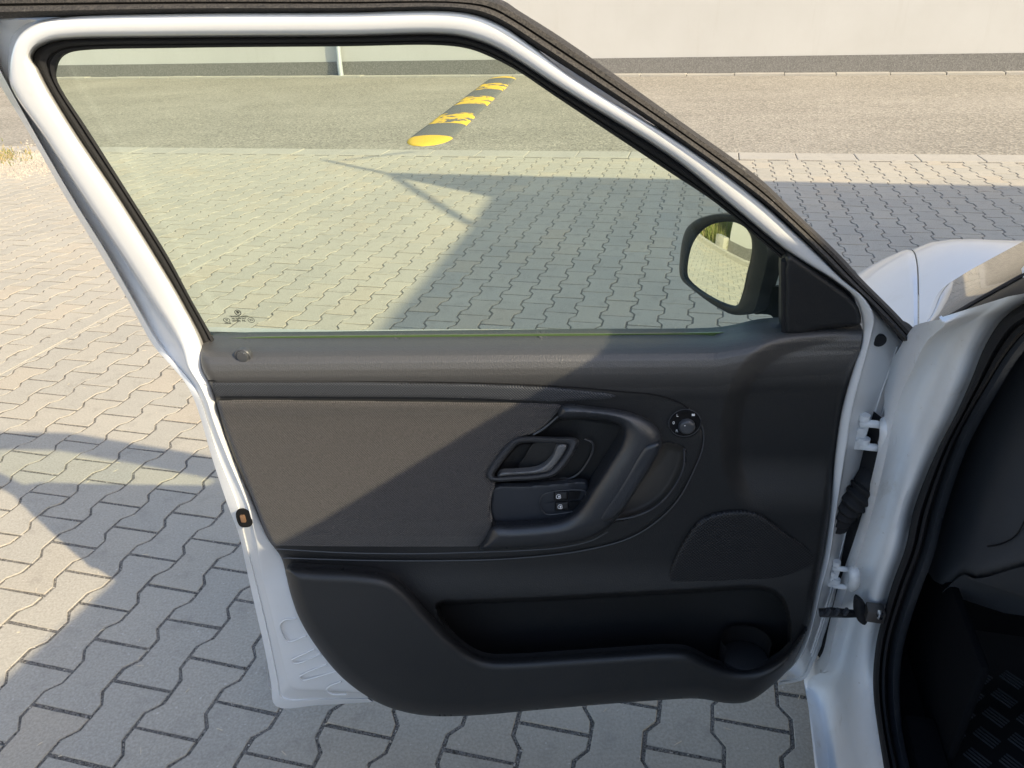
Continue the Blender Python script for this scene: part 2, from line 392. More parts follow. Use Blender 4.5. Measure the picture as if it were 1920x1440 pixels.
def rebase(o, origin, ex, ey, ez):
    """give an object a local frame (for object texture coordinates) without moving its geometry"""
    Mx = Matrix(((ex[0], ey[0], ez[0], origin[0]), (ex[1], ey[1], ez[1], origin[1]), (ex[2], ey[2], ez[2], origin[2]), (0, 0, 0, 1)))
    o.data.transform(Mx.inverted()); o.matrix_local = Mx; return o
def text(name, s, size, P, ex, ey, material, parent, thick=.0003, cx=True):
    c = bpy.data.curves.new(name, 'FONT'); c.body = s; c.size = size; c.extrude = thick; c.align_x = 'CENTER' if cx else 'LEFT'; c.align_y = 'CENTER'
    t = bpy.data.objects.new(name, c); col.objects.link(t); dg = bpy.context.evaluated_depsgraph_get()
    me = bpy.data.meshes.new_from_object(t.evaluated_get(dg)); bpy.data.objects.remove(t)
    ez = np.cross(ex, ey); me.transform(Matrix(((ex[0], ey[0], ez[0], P[0]), (ex[1], ey[1], ez[1], P[1]), (ex[2], ey[2], ez[2], P[2]), (0, 0, 0, 1))))
    me.materials.clear(); me.materials.append(material); me.name = name
    return link(bpy.data.objects.new(name, me), parent)

# ------------------------------------------------------------------ the setting
def sheet(name, corners, z, material, kind='structure'):
    V = [(p[0], p[1], z) for p in corners]; o = obj(name, V, [tuple(range(len(V)))], material, None, False); tag(o, kind=kind); return o
def cs(c, s): return c*RT + s*HD
ground = sheet('ground', [(-600, -600), (600, -600), (600, 600), (-600, 600)], -.05, M['asphalt'])
paving = sheet('paving', [cs(-14, -9), cs(12, -9), cs(12, 7.06), cs(-14, 7.06)], -.0026, M['grit'])
wa = gnd(300, 146); wb = gnd(1900, 137); WD = (wb-wa)/np.linalg.norm(wb-wa); WN = np.array([WD[1], -WD[0], 0])     # wall direction, normal to camera
WM = wa + WD*((-wa)@WD)
road = sheet('road', [cs(-30, 7.36), cs(30, 7.36), (WM+WD*32)[:2], (WM-WD*32)[:2]], -.004, M['asphalt'])

# interlocking paving stones: 140 mm column pitch, 200 mm long
ORG = np.array([-1.0758, 1.1539, 0])
def half_w(y):
    y = abs(y); 
    return .0822 if y > .065 else (.0578 if y < .035 else .0578+.0244*(y-.035)/.03)
_ys = [-.1, -.065, -.035, .035, .065, .1]
G = .0037; CH = .0022
def stone_rings(flip=False):
    rings = []
    for ins, z in ((G+CH, 0.), (G+.0006, -.0017), (G, -.012)):
        a = [(half_w(y)-ins, max(-.1+ins, min(.1-ins, y))) for y in _ys]; b = [(-x, y) for x, y in reversed(a)]
        rings.append([(x, y, z) for x, y in a+b])
    return rings
SF = [tuple(range(12))]
for k_ in range(2):
    for j in range(12): SF.append((k_*12+j, k_*12+12+j, k_*12+12+(j+1) % 12, k_*12+(j+1) % 12))
STONES = []; SVS = []
for v_ in range(6):
    rg = stone_rings(); jt = [(rng.normal(0, .0009), rng.normal(0, .0009)) for _ in range(12)]
    SVS.append(np.array([(x+jt[q][0], y+jt[q][1], z) for r_ in rg for q, (x, y, z) in enumerate(r_)])); STONES.append(mesh_data('paving_stone', SVS[-1], SF, M['paver'], False))
def proj(P):
    v = P-CAM; d = v@CF; return 960+F*(v@CR)/d, 720-F*(v@CU)/d, d
cand = []
STRIP = -3.03
for i in range(-80, 80):
    for j in range(-52, 45):
        ctr = ORG + RT*(i*.14) + HD*((j+.5+(.5 if i % 2 else 0))*.2)
        c_, s_ = ctr@RT, ctr@HD
        if s_ > 7.06+.04 or s_ < -6 or c_ > 8.5 or c_ < -10.5: continue
        d0 = (ctr-CAM)@CF
        vis = 0
        if d0 > .3:
            px, py, d = proj(ctr)
            if -60 < px < 1980 and -60 < py < 1500: vis = 1/d**2
            else: vis = -1
        else: vis = -1
        if vis < 0 and (c_ > 3 or s_ < -1.5): continue
        cand.append((vis, i, j, ctr))
cand.sort(key=lambda t: -t[0])
def hidden(px, py):      # stones fully behind the opaque lower door or the car body
    door = np.array([(380, 690), (1600, 690), (1960, 690), (1960, 1500), (1540, 1500), (1520, 1290), (1380, 1290), (800, 1310), (640, 1230), (560, 1120), (470, 900)], float)
    return sdf(door, np.array([px]), np.array([py]))[0] < 0
big = 0; rest = []
Mcol = Matrix(((RT[0], HD[0], 0, 0), (RT[1], HD[1], 0, 0), (0, 0, 1, 0), (0, 0, 0, 1)))
for vis, i, j, ctr in cand:
    tilt = Matrix.Rotation(random.gauss(0, .004), 4, 'X') @ Matrix.Rotation(random.gauss(0, .004), 4, 'Y') @ Matrix.Rotation(random.gauss(0, .004), 4, 'Z')
    z = max(-.0012, min(.0012, random.gauss(0, .0006)))
    mx = Matrix.Translation((ctr[0], ctr[1], z)) @ Mcol @ tilt
    if vis > 0 and big < 300:
        px, py, _ = proj(ctr)
        if not hidden(px, py):
            o = bpy.data.objects.new('paving_stone', STONES[big % 6]); link(o, paving); o.matrix_world = mx; big += 1; continue
    rest.append(np.array(mx))
VH = [np.c_[v, np.ones(len(v))].T for v in SVS]; n_ = len(SVS[0]); allV = np.vstack([(m @ VH[k_ % 6]).T[:, :3] for k_, m in enumerate(rest)])
allF = [tuple(q+k_*n_ for q in f) for k_ in range(len(rest)) for f in SF]
o = obj('paving_stones', allV, allF, M['paver_far'], paving, False); tag(o, kind='stuff')
at = o.data.attributes.new('tint', 'FLOAT', 'FACE'); at.data.foreach_set('value', np.repeat(rng.random(len(rest)), len(SF)))
cv = []; cf = []
near = [t for t in cand if t[0] > .02]
for k_ in range(9000):
    _, i_, j_, ctr = near[int(len(near)*rng.random()**1.6)]
    a_, b_ = _ys[0], _ys[-1]; q_ = rng.random()
    if q_ < .45: lx, ly = rng.uniform(-.082, .082), -.1
    else: ly = rng.uniform(-.1, .1); lx = half_w(ly)*(1 if rng.random() < .5 else -1)
    lx += rng.normal(0, .0026); ly += rng.normal(0, .0026); p = ctr+RT*lx+HD*ly; r_ = rng.uniform(.0012, .0034)*(1 if rng.random() < .93 else 1.6); b = len(cv); ro_ = rng.random()*6
    for w_ in range(4): cv.append((p[0]+math.cos(ro_+w_*1.57)*r_, p[1]+math.sin(ro_+w_*1.57)*r_*.8, -.0034))
    cv.append((p[0], p[1], -.0014+r_*.8)); cf += [(b, b+1, b+4), (b+1, b+2, b+4), (b+2, b+3, b+4), (b+3, b, b+4)]
tag(obj('joint_chips', cv, cf, M['chip'], paving, False), kind='stuff')
cv = []; cf = []
for k_ in range(700):
    _, i_, j_, ctr = near[int(len(near)*rng.random())]
    p = ctr+RT*rng.uniform(-.07, .07)+HD*rng.uniform(-.1, .1); a_ = rng.random()*6.28; L2_ = rng.uniform(.003, .011); w_ = rng.uniform(.0006, .0012); b = len(cv)
    u_ = np.array([math.cos(a_), math.sin(a_), 0]); v_ = np.array([-u_[1], u_[0], 0])
    for sx_, sy_, zz in ((-1, -1, .0008), (1, -1, .0015), (1, 1, .0015), (-1, 1, .0008), (0, 0, .0026)): cv.append(tuple(p+u_*sx_*L2_+v_*sy_*w_+Z*zz))
    cf += [(b, b+1, b+4), (b+1, b+2, b+4), (b+2, b+3, b+4), (b+3, b, b+4)]
tag(obj('straw_bits', cv, cf, M['strawbit'], paving, False), kind='stuff')
# narrow edging strip between two fields of paving
L_ = 1.0; me_ = box_mesh((0, 0, 0), (.047, 0, 0), (0, L_/2-.0015, 0), (0, 0, .03), .002); ed = bpy.data.meshes.new('edging_stone'); me_.to_mesh(ed); me_.free(); ed.materials.append(M['paver'])
for k_ in range(-3, 7):
    o = bpy.data.objects.new('edging_stone', ed); link(o, paving); p = cs(STRIP, .55+k_*L_+.02); o.matrix_world = Matrix.Translation((p[0], p[1], -.0280+random.gauss(0, .0003))) @ Mcol
# flush border stones between the paving and the road
border = empty('kerb_border'); tag(border, kind='structure')
bmx = box_mesh((0, 0, 0), (.247, 0, 0), (0, .147, 0), (0, 0, .04), .008); bd_ = bpy.data.meshes.new('border_stone'); bmx.to_mesh(bd_); bmx.free(); bd_.materials.append(M['border'])
for k_ in range(-26, 24):
    o = bpy.data.objects.new('border_stone', bd_); link(o, border); p = cs(1.785-.25+k_*.5, 7.21); o.matrix_world = Matrix.Translation((p[0], p[1], -.035+random.gauss(0, .001))) @ Mcol @ Matrix.Rotation(random.gauss(0, .003), 4, 'Z')

# white wall with plinth, pipe and edge stones at its foot
house = empty('building', tuple(WM)); tag(house, 'long white plastered building wall with dark speckled plinth across the road', 'building')
def wbox(name, t0, t1, d0, d1, z0, z1, material, parent, bev=0.):
    c = WM+WD*(t0+t1)/2+WN*(d0+d1)/2+Z*(z0+z1)/2
    o = box(name, c, WD*(t1-t0)/2, WN*(d1-d0)/2, Z*(z1-z0)/2, material, None, bev); o.parent = parent; o.matrix_parent_inverse = Matrix.Translation(-Vector(parent.location)); return o
wbox('wall', -32, 32, -.4, -.02, .284, 7, M['plaster'], house)
wbox('plinth', -32, 32, -.4, 0, -.06, .284, M['plinth'], house)
t_p = (gnd(640, 145)-WM)@WD
pp_ = tube('downpipe', [WM+WD*t_p+WN*.09+Z*.0, WM+WD*t_p+WN*.09+Z*.25, WM+WD*t_p+WN*.07+Z*.4, WM+WD*t_p+WN*.05+Z*1, WM+WD*t_p+WN*.05+Z*6.5], [.055, .055, .05, .05, .05], M['pipe'], None, 12); pp_.parent = house; pp_.matrix_parent_inverse = Matrix.Translation(-Vector(house.location))
edge = empty('kerb'); tag(edge, kind='structure')
bmx = box_mesh((0, 0, 0), (.395, 0, 0), (0, .09, 0), (0, 0, .045), .01); ke = bpy.data.meshes.new('kerb_stone'); bmx.to_mesh(ke); bmx.free(); ke.materials.append(M['kerb'])
Mw = Matrix(((WD[0], WN[0], 0, 0), (WD[1], WN[1], 0, 0), (0, 0, 1, 0), (0, 0, 0, 1)))
for k_ in range(-32, 32):
    o = bpy.data.objects.new('kerb_stone', ke); link(o, edge); p = WM+WD*(k_*.8+.3)+WN*.095; o.matrix_world = Matrix.Translation((p[0], p[1], -.012+random.gauss(0, .003))) @ Mw

# rubber speed bump across the road
b0 = (gnd(753, 277)+gnd(828, 271))/2; b1 = (gnd(915, 145)+gnd(978, 144))/2
BD = (b1-b0); BL = np.linalg.norm(BD); BD /= BL; BS = np.array([BD[1], -BD[0], 0]); BWd = .25
hump = empty('speed_bump', tuple(b0)); tag(hump, 'worn yellow and black rubber speed bump lying across the road', 'speed bump')
prof = [(-1, .0), (-.95, .014), (-.75, .028), (-.35, .038), (0, .041), (.35, .038), (.75, .028), (.95, .014), (1, 0)]
cap = .45; nseg = 7; sl = (BL-2*cap)/nseg
def bump_seg(name, a, b, material, capdir=0):
    loops = []
    for k_ in range(9):
        t = k_/8; y = a+(b-a)*t; q = 1.
        if capdir: u_ = t if capdir < 0 else 1-t; q = math.sqrt(max(1e-4, 1-(1-u_)**2))
        elif k_ in (0, 8): q = .985
        loops.append(np.array([b0 + BD*y + BS*(x*BWd*(q if capdir else 1)) + Z*(h*q+(-.003)) for x, h in prof]))
    V = np.vstack(loops)
    o = obj(name, V, grid_faces(9, len(prof)), material, hump); return o
bump_seg('end_cap', 0, cap-.004, M['bump_cap'], -1)
for k_ in range(nseg): bump_seg('rubber_segment', cap+k_*sl, cap+(k_+1)*sl-.006, M['bump_black'] if k_ % 2 == 0 else M['bump_yellow'])
bump_seg('end_cap', BL-cap, BL, M['bump_cap'], 1)

# gravel and dry grass verge at the left, next to the road
gv = []; gf = []
def add_pebble(p, r):
    b = len(gv); rot = rng.random()*6.28
    pts = [(math.cos(a+rot)*r*(.8+.4*rng.random()), math.sin(a+rot)*r*(.7+.3*rng.random()), 0) for a in np.arange(5)*1.2566]
    for q in pts: gv.append((p[0]+q[0], p[1]+q[1], p[2]-.003))
    gv.append((p[0], p[1], p[2]+r*.7))
    for j in range(5): gf.append((b+j, b+(j+1) % 5, b+5))
for k_ in range(2600):
    px = rng.uniform(-160, 120); py = 305+22*rng.standard_normal()*.6 + (px-40)*-.12
    p = gnd(px, py); 
    add_pebble((p[0], p[1], .0), rng.uniform(.008, .03))
tag(obj('gravel', gv, gf, M['gravel'], None, False), kind='stuff')
def grass_patch(name, spots, material, hmin, hmax, wd=.006):
    V = []; Fc = []
    for p in spots:
        a = rng.random()*6.28; h = rng.uniform(hmin, hmax); b = len(V); dx, dy = math.cos(a)*wd, math.sin(a)*wd; lx, ly = rng.normal(0, .35*h, 2)
        V += [(p[0]-dx, p[1]-dy, p[2]), (p[0]+dx, p[1]+dy, p[2]), (p[0]+lx*.4+dx*.6, p[1]+ly*.4+dy*.6, p[2]+h*.6), (p[0]+lx*.4-dx*.6, p[1]+ly*.4-dy*.6, p[2]+h*.6), (p[0]+lx, p[1]+ly, p[2]+h)]
        Fc += [(b, b+1, b+2, b+3), (b+3, b+2, b+4)]
    return tag(obj(name, V, Fc, material, None, False), kind='stuff')
sp = [gnd(rng.uniform(-150, 60)*(1 if rng.random() < .5 else .4), rng.normal(293, 7)) for _ in range(1500)]
grass_patch('dry_grass', sp[:900], M['straw'], .015, .05); grass_patch('grass', sp[1200:], M['grass'], .015, .05)

# added slab out of view on the right, outline shaped to cast the long shadow
HC = 4.0
def up(px, py, z=HC): g = gnd(px, py); return g - LIGHT*(-1)*0 + np.array([-LIGHT[0]*z, -LIGHT[1]*z, z])
def upw(g, z=HC): return np.array([g[0]-LIGHT[0]*z, g[1]-LIGHT[1]*z, z])
shadow_caster = empty('shadow_caster', tuple(upw(cs(3, -2), 0))); tag(shadow_caster, 'unseen flat slab, added and shaped to cast the long shadow over the car and paving', 'shadow_caster')
def slab(name, pts, th, material, parent):
    P = np.array(pts); n = len(P); V = np.vstack([P, P+Z*th]); Fc = [tuple(range(n))[::-1], tuple(range(n, 2*n))]+[(i, (i+1) % n, n+(i+1) % n, n+i) for i in range(n)]
    o = obj(name, V, Fc, material, None, False); o.parent = parent; o.matrix_parent_inverse = Matrix.Translation(-Vector(parent.location)); return o
e1 = gnd(40, 1250); e0 = e1+(e1-gnd(210, 1090))*.02
far_r = gnd(1920, 350)+(gnd(1920, 350)-gnd(730, 326))*.35
near_l = e1-HD*7.0
main = [upw(e1+RT*.14), upw(gnd(210, 1090)+RT*.13), upw(gnd(719, 625)), upw(gnd(884, 437)), upw(gnd(927, 370)), upw(gnd(735, 331)), upw(gnd(730, 325)), upw(gnd(1300, 338)), upw(gnd(1920, 350)), upw(far_r), upw(far_r-HD*10), upw(e1-HD*4.5+RT*.14)]
slab('roof', main, .03, M['caster_sheet'], shadow_caster)  # added caster slab, outline traced back from the shadow edge
for a, b, r_ in (((735, 329), (882, 421), .032), ((732, 327), (612, 301), .028), ((640, 301), (775, 285), .016)):
    o = tube('shadow_rod', [upw(gnd(*a)), upw(gnd(*b))], r_, M['metal'], None, 8); o.parent = shadow_caster; o.matrix_parent_inverse = Matrix.Translation(-Vector(shadow_caster.location))
for c_, s_ in ((5.2, -2.5), (5.2, 3.0), (8.2, -2.5), (8.2, 3.0)):
    g = cs(c_, s_); o = box('caster_post', (g[0], g[1], HC/2-.03), RT*.06, HD*.06, Z*(HC/2-.02), M['metal'], None, .01); o.parent = shadow_caster; o.matrix_parent_inverse = Matrix.Translation(-Vector(shadow_caster.location))

# kerb, tall grass and a small white building to the left behind the camera (the door mirror shows them)
K0 = np.array([-4.8, .4]); KD = np.array([-.614, .789]); KN = np.array([-.789, -.614])       # car-frame coordinates along / behind the kerb
def kp(a, b, z=0.): q = K0+KD*a+KN*b; return cs(q[0], q[1])+Z*z
KDW = KD[0]*RT+KD[1]*HD; KNW = KN[0]*RT+KN[1]*HD
verge_kerb = empty('verge_kerb'); tag(verge_kerb, kind='structure')
bmx = box_mesh((0, 0, 0), KDW*.495, KNW*.075, Z*.09, .012); vk = bpy.data.meshes.new('verge_kerb_stone'); bmx.to_mesh(vk); bmx.free(); vk.materials.append(M['kerb'])
for k_ in range(-5, 7):
    o = bpy.data.objects.new('verge_kerb_stone', vk); link(o, verge_kerb); p = kp(k_+.2, .08); o.matrix_world = Matrix.Translation((p[0], p[1], .005+random.gauss(0, .004)))
vg = [kp(-6, .14), kp(7, .14), kp(7, 9), kp(-6, 9)]
tag(obj('verge', [(p[0], p[1], .02) for p in vg], [(0, 1, 2, 3)], M['gravel'], None, False), kind='structure')
gs = [kp(rng.uniform(1.0, 8), .2+abs(rng.normal(0, 2.2)), .02) for _ in range(9000)]
for q_, (mm, nm) in enumerate(((M['grass'], 'tall_grass'), (M['straw'], 'straw_grass'))):
    grass_patch(nm, gs[:7000] if q_ == 0 else gs[7000:], mm, .12, .5, .011)
annex = empty('annex', tuple(kp(-2.4, 2))); tag(annex, 'small white building with dark plinth seen only in the door mirror', 'building')
def kbox(name, a0, a1, b0_, b1_, z0, z1, m): return box(name, kp((a0+a1)/2, (b0_+b1_)/2, (z0+z1)/2), KDW*(a1-a0)/2, KNW*(b1_-b0_)/2, Z*(z1-z0)/2, m, annex)
kbox('wall', -2.2, .95, .42, 3.4, .26, 2.8, M['plaster']); kbox('plinth', -2.21, .96, .40, 3.42, 0, .26, M['plinth']); kbox('roof_edge', -2.3, 1.05, .34, 3.5, 2.8, 2.92, M['metal'])
blk = box('concrete_block', kp(1.12, .28, .14), KDW*.16, KNW*.12, Z*.16, M['kerb'], None, .02); tag(blk, 'pale concrete block beside the kerb, reflected in the door mirror', 'block')

# ------------------------------------------------------------------ the car
car = empty('car', tuple(cs(1.1, .4))); tag(car, 'white hatchback car with its front door standing wide open', 'car')
# --- white door shell: stations run from the bottom left corner over the window frame to the bottom of the hinge side
ST = [  # outer hem, ridge, outer edge of roll, inner edge of roll, roll height
 ((700,1316),(690,1310),(690,1300),(690,1290),0), ((600,1322),(600,1312),(605,1296),(640,1262),0), ((517,1324),(528,1308),(545,1290),(597,1212),0),
 ((508,1280),(520,1275),(535,1262),(577,1182),0), ((497,1220),(509,1220),(523,1215),(559,1145),0), ((477,1133),(491,1140),(505,1140),(543,1095),0),
 ((463,1070),(475,1075),(490,1080),(530,1045),0), ((448,1003),(457,1003),(478,1010),(505,1010),.1), ((427,947),(445,947),(463,947),(477,945),.2),
 ((397,857),(410,857),(425,857),(443,868),.3), ((377,787),(388,787),(399,790),(415,790),.3), ((363,747),(376,750),(388,755),(403,745),.3),
 ((347,717),(360,720),(372,722),(393,715),.4), ((313,677),(325,678),(352,690),(381,690),.7), ((287,647),(296,643),(338,647),(380,652),1),
 ((240,563),(246,556),(285,562),(338,563),1), ((190,480),(203,480),(232,480),(289,480),1), ((117,360),(135,370),(165,380),(220,370),1),
 ((53,247),(67,253),(85,258),(135,243),1), ((0,160),(17,163),(22,165),(88,165),1), ((-25,118),(-5,120),(18,132),(70,130),1),
 ((-50,75),(-20,75),(22,98),(58,108),1), ((-65,30),(-30,40),(35,67),(65,92),1), ((-60,0),(-5,34),(65,44),(85,80),1),
 ((0,8),(60,31),(110,33),(112,73),1), ((333,8),(333,18),(333,25),(333,68),1), ((640,6),(640,16),(640,23),(640,66),1),
 ((850,3),(845,13),(840,20),(835,63),1), ((905,10),(898,20),(893,28),(885,71),1), ((955,32),(947,40),(940,47),(930,88),1),
 ((1003,64),(996,72),(990,80),(973,113),1), ((1090,125),(1080,135),(1073,143),(1050,163),1), ((1300,252),(1290,262),(1280,270),(1260,293),1),
 ((1440,355),(1430,365),(1420,373),(1375,386),1), ((1557,462),(1547,471),(1537,480),(1490,480),1), ((1600,515),(1592,522),(1578,522),(1567,528),1),
 ((1655,575),(1648,582),(1622,560),(1603,560),1), ((1715,650),(1707,655),(1640,595),(1617,607),1), ((1703,690),(1697,697),(1634,632),(1614,640),1),
 ((1682,745),(1677,745),(1617,697),(1602,680),1), ((1665,795),(1660,790),(1600,763),(1579,763),1), ((1642,885),(1633,880),(1587,847),(1568,830),1),
 ((1615,985),(1603,985),(1569,960),(1555,955),1), ((1590,1060),(1580,1060),(1557,1043),(1544,1035),1), ((1570,1130),(1560,1130),(1541,1105),(1530,1095),1),
 ((1555,1175),(1545,1175),(1528,1160),(1517,1160),1), ((1525,1245),(1518,1247),(1511,1215),(1505,1200),.8), ((1510,1272),(1505,1270),(1492,1245),(1478,1250),.6),
 ((1460,1285),(1460,1280),(1460,1275),(1455,1265),.4)]
HIN = 36                                    # first hinge-side station
def shell_loops(k=5):
    Ls = [spline([s[i] for s in ST], k) for i in range(4)]
    hh = spline([(s[4], 0) for s in ST], k)[:, 0]
    return Ls, np.clip(hh, 0, 1.05)
LS, RH = shell_loops(); NP = len(LS[0]); idx_st = np.arange(NP)/5
hin = sm((idx_st-34.5)/2.5); low = 1-sm((idx_st-6)/8)
w0 = -.098+.03*low+.01*hin; w1 = -.092+.031*low+.009*hin; w2 = -.042+.012*hin-.008*low; w3 = -.040-.0*hin
fl_ = np.interp(idx_st, [5.5, 7, 8, 11, 15.5], [0, .6, 1, 1, 0]); fl_ = sm(fl_); w0 = w0*(1-fl_)-.010*fl_; w1 = w1*(1-fl_)-.004*fl_; w2 = w2*(1-fl_)-.002*fl_; w3 = w3*(1-fl_)-.016*fl_
def P3(i, w): return dpos(LS[i][:, 0], LS[i][:, 1], w)
def mixpx(i, j, t): return LS[i]*(1-t)+LS[j]*t
loops = [P3(0, w0)-DN*.03, P3(0, w0)-DN*.004, P3(0, w0)]
gv_ = sm(np.interp(idx_st, [13, 16.5, 22, 24], [0, 1, 1, 0])); w1 = w1+.012*gv_
q = mixpx(0, 1, .5); loops.append(dpos(q[:, 0], q[:, 1], (w0+w1)/2+.001)); loops.append(P3(1, w1)); q = mixpx(1, 2, .12); loops.append(dpos(q[:, 0], q[:, 1], w1-.003-.020*gv_))
for t in (.35, .6, .85, .95):
    q = mixpx(1, 2, t); loops.append(dpos(q[:, 0], q[:, 1], (w1-.003+(w2-w1+.003)*(t-.12)/.88)*(1-gv_)+gv_*np.where(t < .9, w1-.023+.004*t, w2-.012)))
for t, cr in ((0, .0), (.02, .55), (.06, .82), (.13, .95), (.25, 1), (.5, 1.0), (.72, .96), (.85, .86), (.93, .68), (.98, .38), (1, 0)):
    q = mixpx(2, 3, t); loops.append(dpos(q[:, 0], q[:, 1], w2+(w3-w2)*t+.018*cr*RH+.004*(1-RH)*cr))
dirv = LS[3]-LS[2]; dirv = dirv/np.linalg.norm(dirv, axis=1)[:, None]
q = LS[3]+dirv*6; loops.append(dpos(q[:, 0], q[:, 1], w3-.018)); q = LS[3]+dirv*9; loops.append(dpos(q[:, 0], q[:, 1], w3-.03))
door = loft('door', loops, M['paint'], car, angle=32)
tag(door, 'open white front door seen from its inside')
for t_, r_ in ((.16, .0016), (.36, .0012)):
    q = mixpx(1, 2, t_)[37*5+2:46*5]; wv = (w1+(w2-w1)*(t_-.12)/.88)[37*5+2:46*5]; tube('seam_sealer', dpos(q[:, 0], q[:, 1], wv), r_, M['jamb'], door, 6)
# embossed ribs in the lower rear corner and the outer skin of the door
def rib(px, w=-.0375):
    P = spline([dpos(x, y, w) for x, y in px], 6); tube('stamped_rib', P, .0019, M['paint'], door, 8)
for r_ in ([(556,1160),(536,1162),(526,1170),(530,1190),(541,1203),(574,1192)], [(590,1217),(556,1233),(547,1238),(551,1243),(562,1243),(602,1226)],
           [(612,1246),(569,1264),(562,1269),(568,1275),(577,1274),(640,1256)], [(640,1278),(618,1287),(612,1294),(622,1301),(650,1302)]): rib(r_)
sk = [(515,1318),(497,1220),(463,1070),(427,947),(377,787),(330,690),(285,640),(600,633),(1000,631),(1400,628),(1560,620),(1690,655),(1660,790),(1615,985),(1570,1130),(1510,1262),(1300,1290),(900,1300)]
skin_out = spline([dpos(x, y, -.086) for x, y in sk], 3, True); cen = skin_out.mean(0)
lps = [skin_out-DN*.012]
for a, b in ((.97, .05), (.85, .07), (.5, .085), (.02, .09)): lps.append(cen+(skin_out-cen)*a-DN*b)
loft('outer_skin', lps, M['paint'], door, wrap=True)
# latch in the rear edge
relief('latch_plate', [(443,959),(462,957),(472,972),(471,986),(450,987)], lambda X, Y, d: -.001+0*X, M['hole'], door, 2, .004)
box('latch', dpos(456, 972, .0), DE*.004, DN*.003, Z*.007, M['rust'], door, .0015)
# --- seals
GE = [(402,637),(358,560),(315,480),(246,370),(165,243),(116,168),(106,145),(108,125),(114,111),(126,101),(150,95),(333,90),(640,87),(827,85),(880,92),(920,107),(970,133),(1040,180),(1260,326),(1345,383),(1470,490)]
i0, i1 = 14*5, 34*5
ge = spline(GE, 5); so = (LS[3]+dirv*3)[i0:i1+1]
loops = []
for t, w in ((0, -.055), (.08, -.045), (.3, -.041), (.55, -.044), (.62, -.049), (.66, -.049), (.72, -.046), (.9, -.048), (1, -.056), (1.0, -.07)):
    q = so*(1-t)+ge*t; loops.append(dpos(q[:, 0], q[:, 1], w))
loft('window_seal', loops, M['rubber'], door)
ro = [(-75,-15),(0,-16),(333,-15),(640,-13),(880,-10),(941,0),(973,20),(1057,73),(1280,230),(1423,333),(1480,387),(1577,480),(1613,520),(1680,587),(1733,645)]
ri = [(-75,37),(0,35),(333,26),(640,24),(842,21),(893,29),(935,45),(1000,87),(1225,233),(1390,351),(1440,388),(1535,478),(1578,521),(1642,584),(1707,655)]
RO = spline(ro, 6); RI = spline(ri, 6); loops = []
for t, w in ((0, -.05), (.05, -.030), (.25, -.018), (.42, -.022), (.48, -.030), (.56, -.026), (.78, -.028), (.95, -.045), (1, -.075), (.9, -.09)):
    q = RI*(1-t)+RO*t; loops.append(dpos(q[:, 0], q[:, 1], w))
loft('weather_strip', loops, M['rubber_dusty'], door, cap=False)
relief('weather_strip_end', [(1712,628),(1728,632),(1741,645),(1733,650),(1731,659),(1710,660),(1703,648)], lambda X, Y, d: -.03+.01*dome(d, 8), M['rubber'], door, 2, .05)
# --- window pane
gp = np.vstack([ge+(ge-np.array([800, 400]))/np.linalg.norm(ge-np.array([800, 400]), axis=1)[:, None]*5, [(1480, 560), (1482, 655), (1000, 660), (390, 665)]])
def pane(name, px, w, th, m, parent):
    a = dpos(px[:, 0], px[:, 1], w); n = len(a); b = a-DN*th
    Fc = [tuple(range(n)), tuple(range(n, 2*n))[::-1]]+[(i, (i+1) % n, n+(i+1) % n, n+i) for i in range(n)]
    return obj(name, np.vstack([a, b]), Fc, m, parent, False)
# keep the pane planar below the belt as well
_d = dpos
def dpos_up(px, py, w):
    px = np.asarray(px, float); py = np.asarray(py, float); d = ray(px, py); m = DN-np.array([0, 0, TB]); q = (DO-CAM)@m; return CAM+d*((q+w)/(d@m))[..., None]
a_ = dpos_up(gp[:, 0], gp[:, 1], -.062); n_ = len(a_); b_ = a_-DN*.004
pane_o = obj('window_pane', np.vstack([a_, b_]), [tuple(range(n_)), tuple(range(n_, 2*n_))[::-1]]+[(i, (i+1) % n_, n_+(i+1) % n_, n_+i) for i in range(n_)], M['glass'], door, False)
UPZ = Z+DN*TB; UPZ = UPZ/np.linalg.norm(UPZ)
def stamp(px, py): return dpos_up(px, py, -.0613)
def ring(name, c, r, wd, m, parent, ex=DE, ey=UPZ, sx=1.):
    nrm = np.cross(ex, ey); A = np.arange(28)*2*math.pi/28; lp = []
    for rr, dz in ((r, 0), (r, .0004), (r-wd, .0004), (r-wd, 0)): lp.append(np.array([c+ex*math.cos(a)*rr*sx+ey*math.sin(a)*rr+nrm*dz for a in A]))
    return loft(name, lp, m, parent, wrap=True)
ring('glass_stamp_ring', stamp(446, 586), .0052, .0011, M['print'], door)
# winged emblem inside the ring
em = [(-.0028,-.0022),(-.001,.0),(-.003,.0012),(-.0008,.0034),(.0012,.0026),(.0034,.0014),(.0014,.0008),(.0034,-.0006),(.001,-.0008),(.002,-.003),(-.0004,-.0014)]
c_ = stamp(446, 586); obj('glass_stamp_emblem', [c_+DE*x+UPZ*y+DN*.0004 for x, y in em], [tuple(range(len(em)))], M['print'], door, False)
ring('glass_stamp_ring', stamp(425, 600), .0040, .0006, M['print'], door, sx=1.35); ring('glass_stamp_ring', stamp(471, 600), .0048, .0006, M['print'], door, sx=1.1)
for s_, px, py, sz in (('TEMPERED SAFETY', 448, 593.5, .0036), ('AS2 M2H9 DOT', 448, 597.3, .0034), ('2S0146  NL', 448, 601.5, .0046), ('30', 425, 600, .004), ('E2', 471, 600, .005), ('43R-00', 427, 606, .0036)):
    text('glass_stamp_text', s_, sz, stamp(px, py), DE, UPZ, M['print'], door)
loops = []
bl = spline([(396,640),(500,637),(700,634.5),(1000,632),(1300,629.5),(1476,624)], 8)
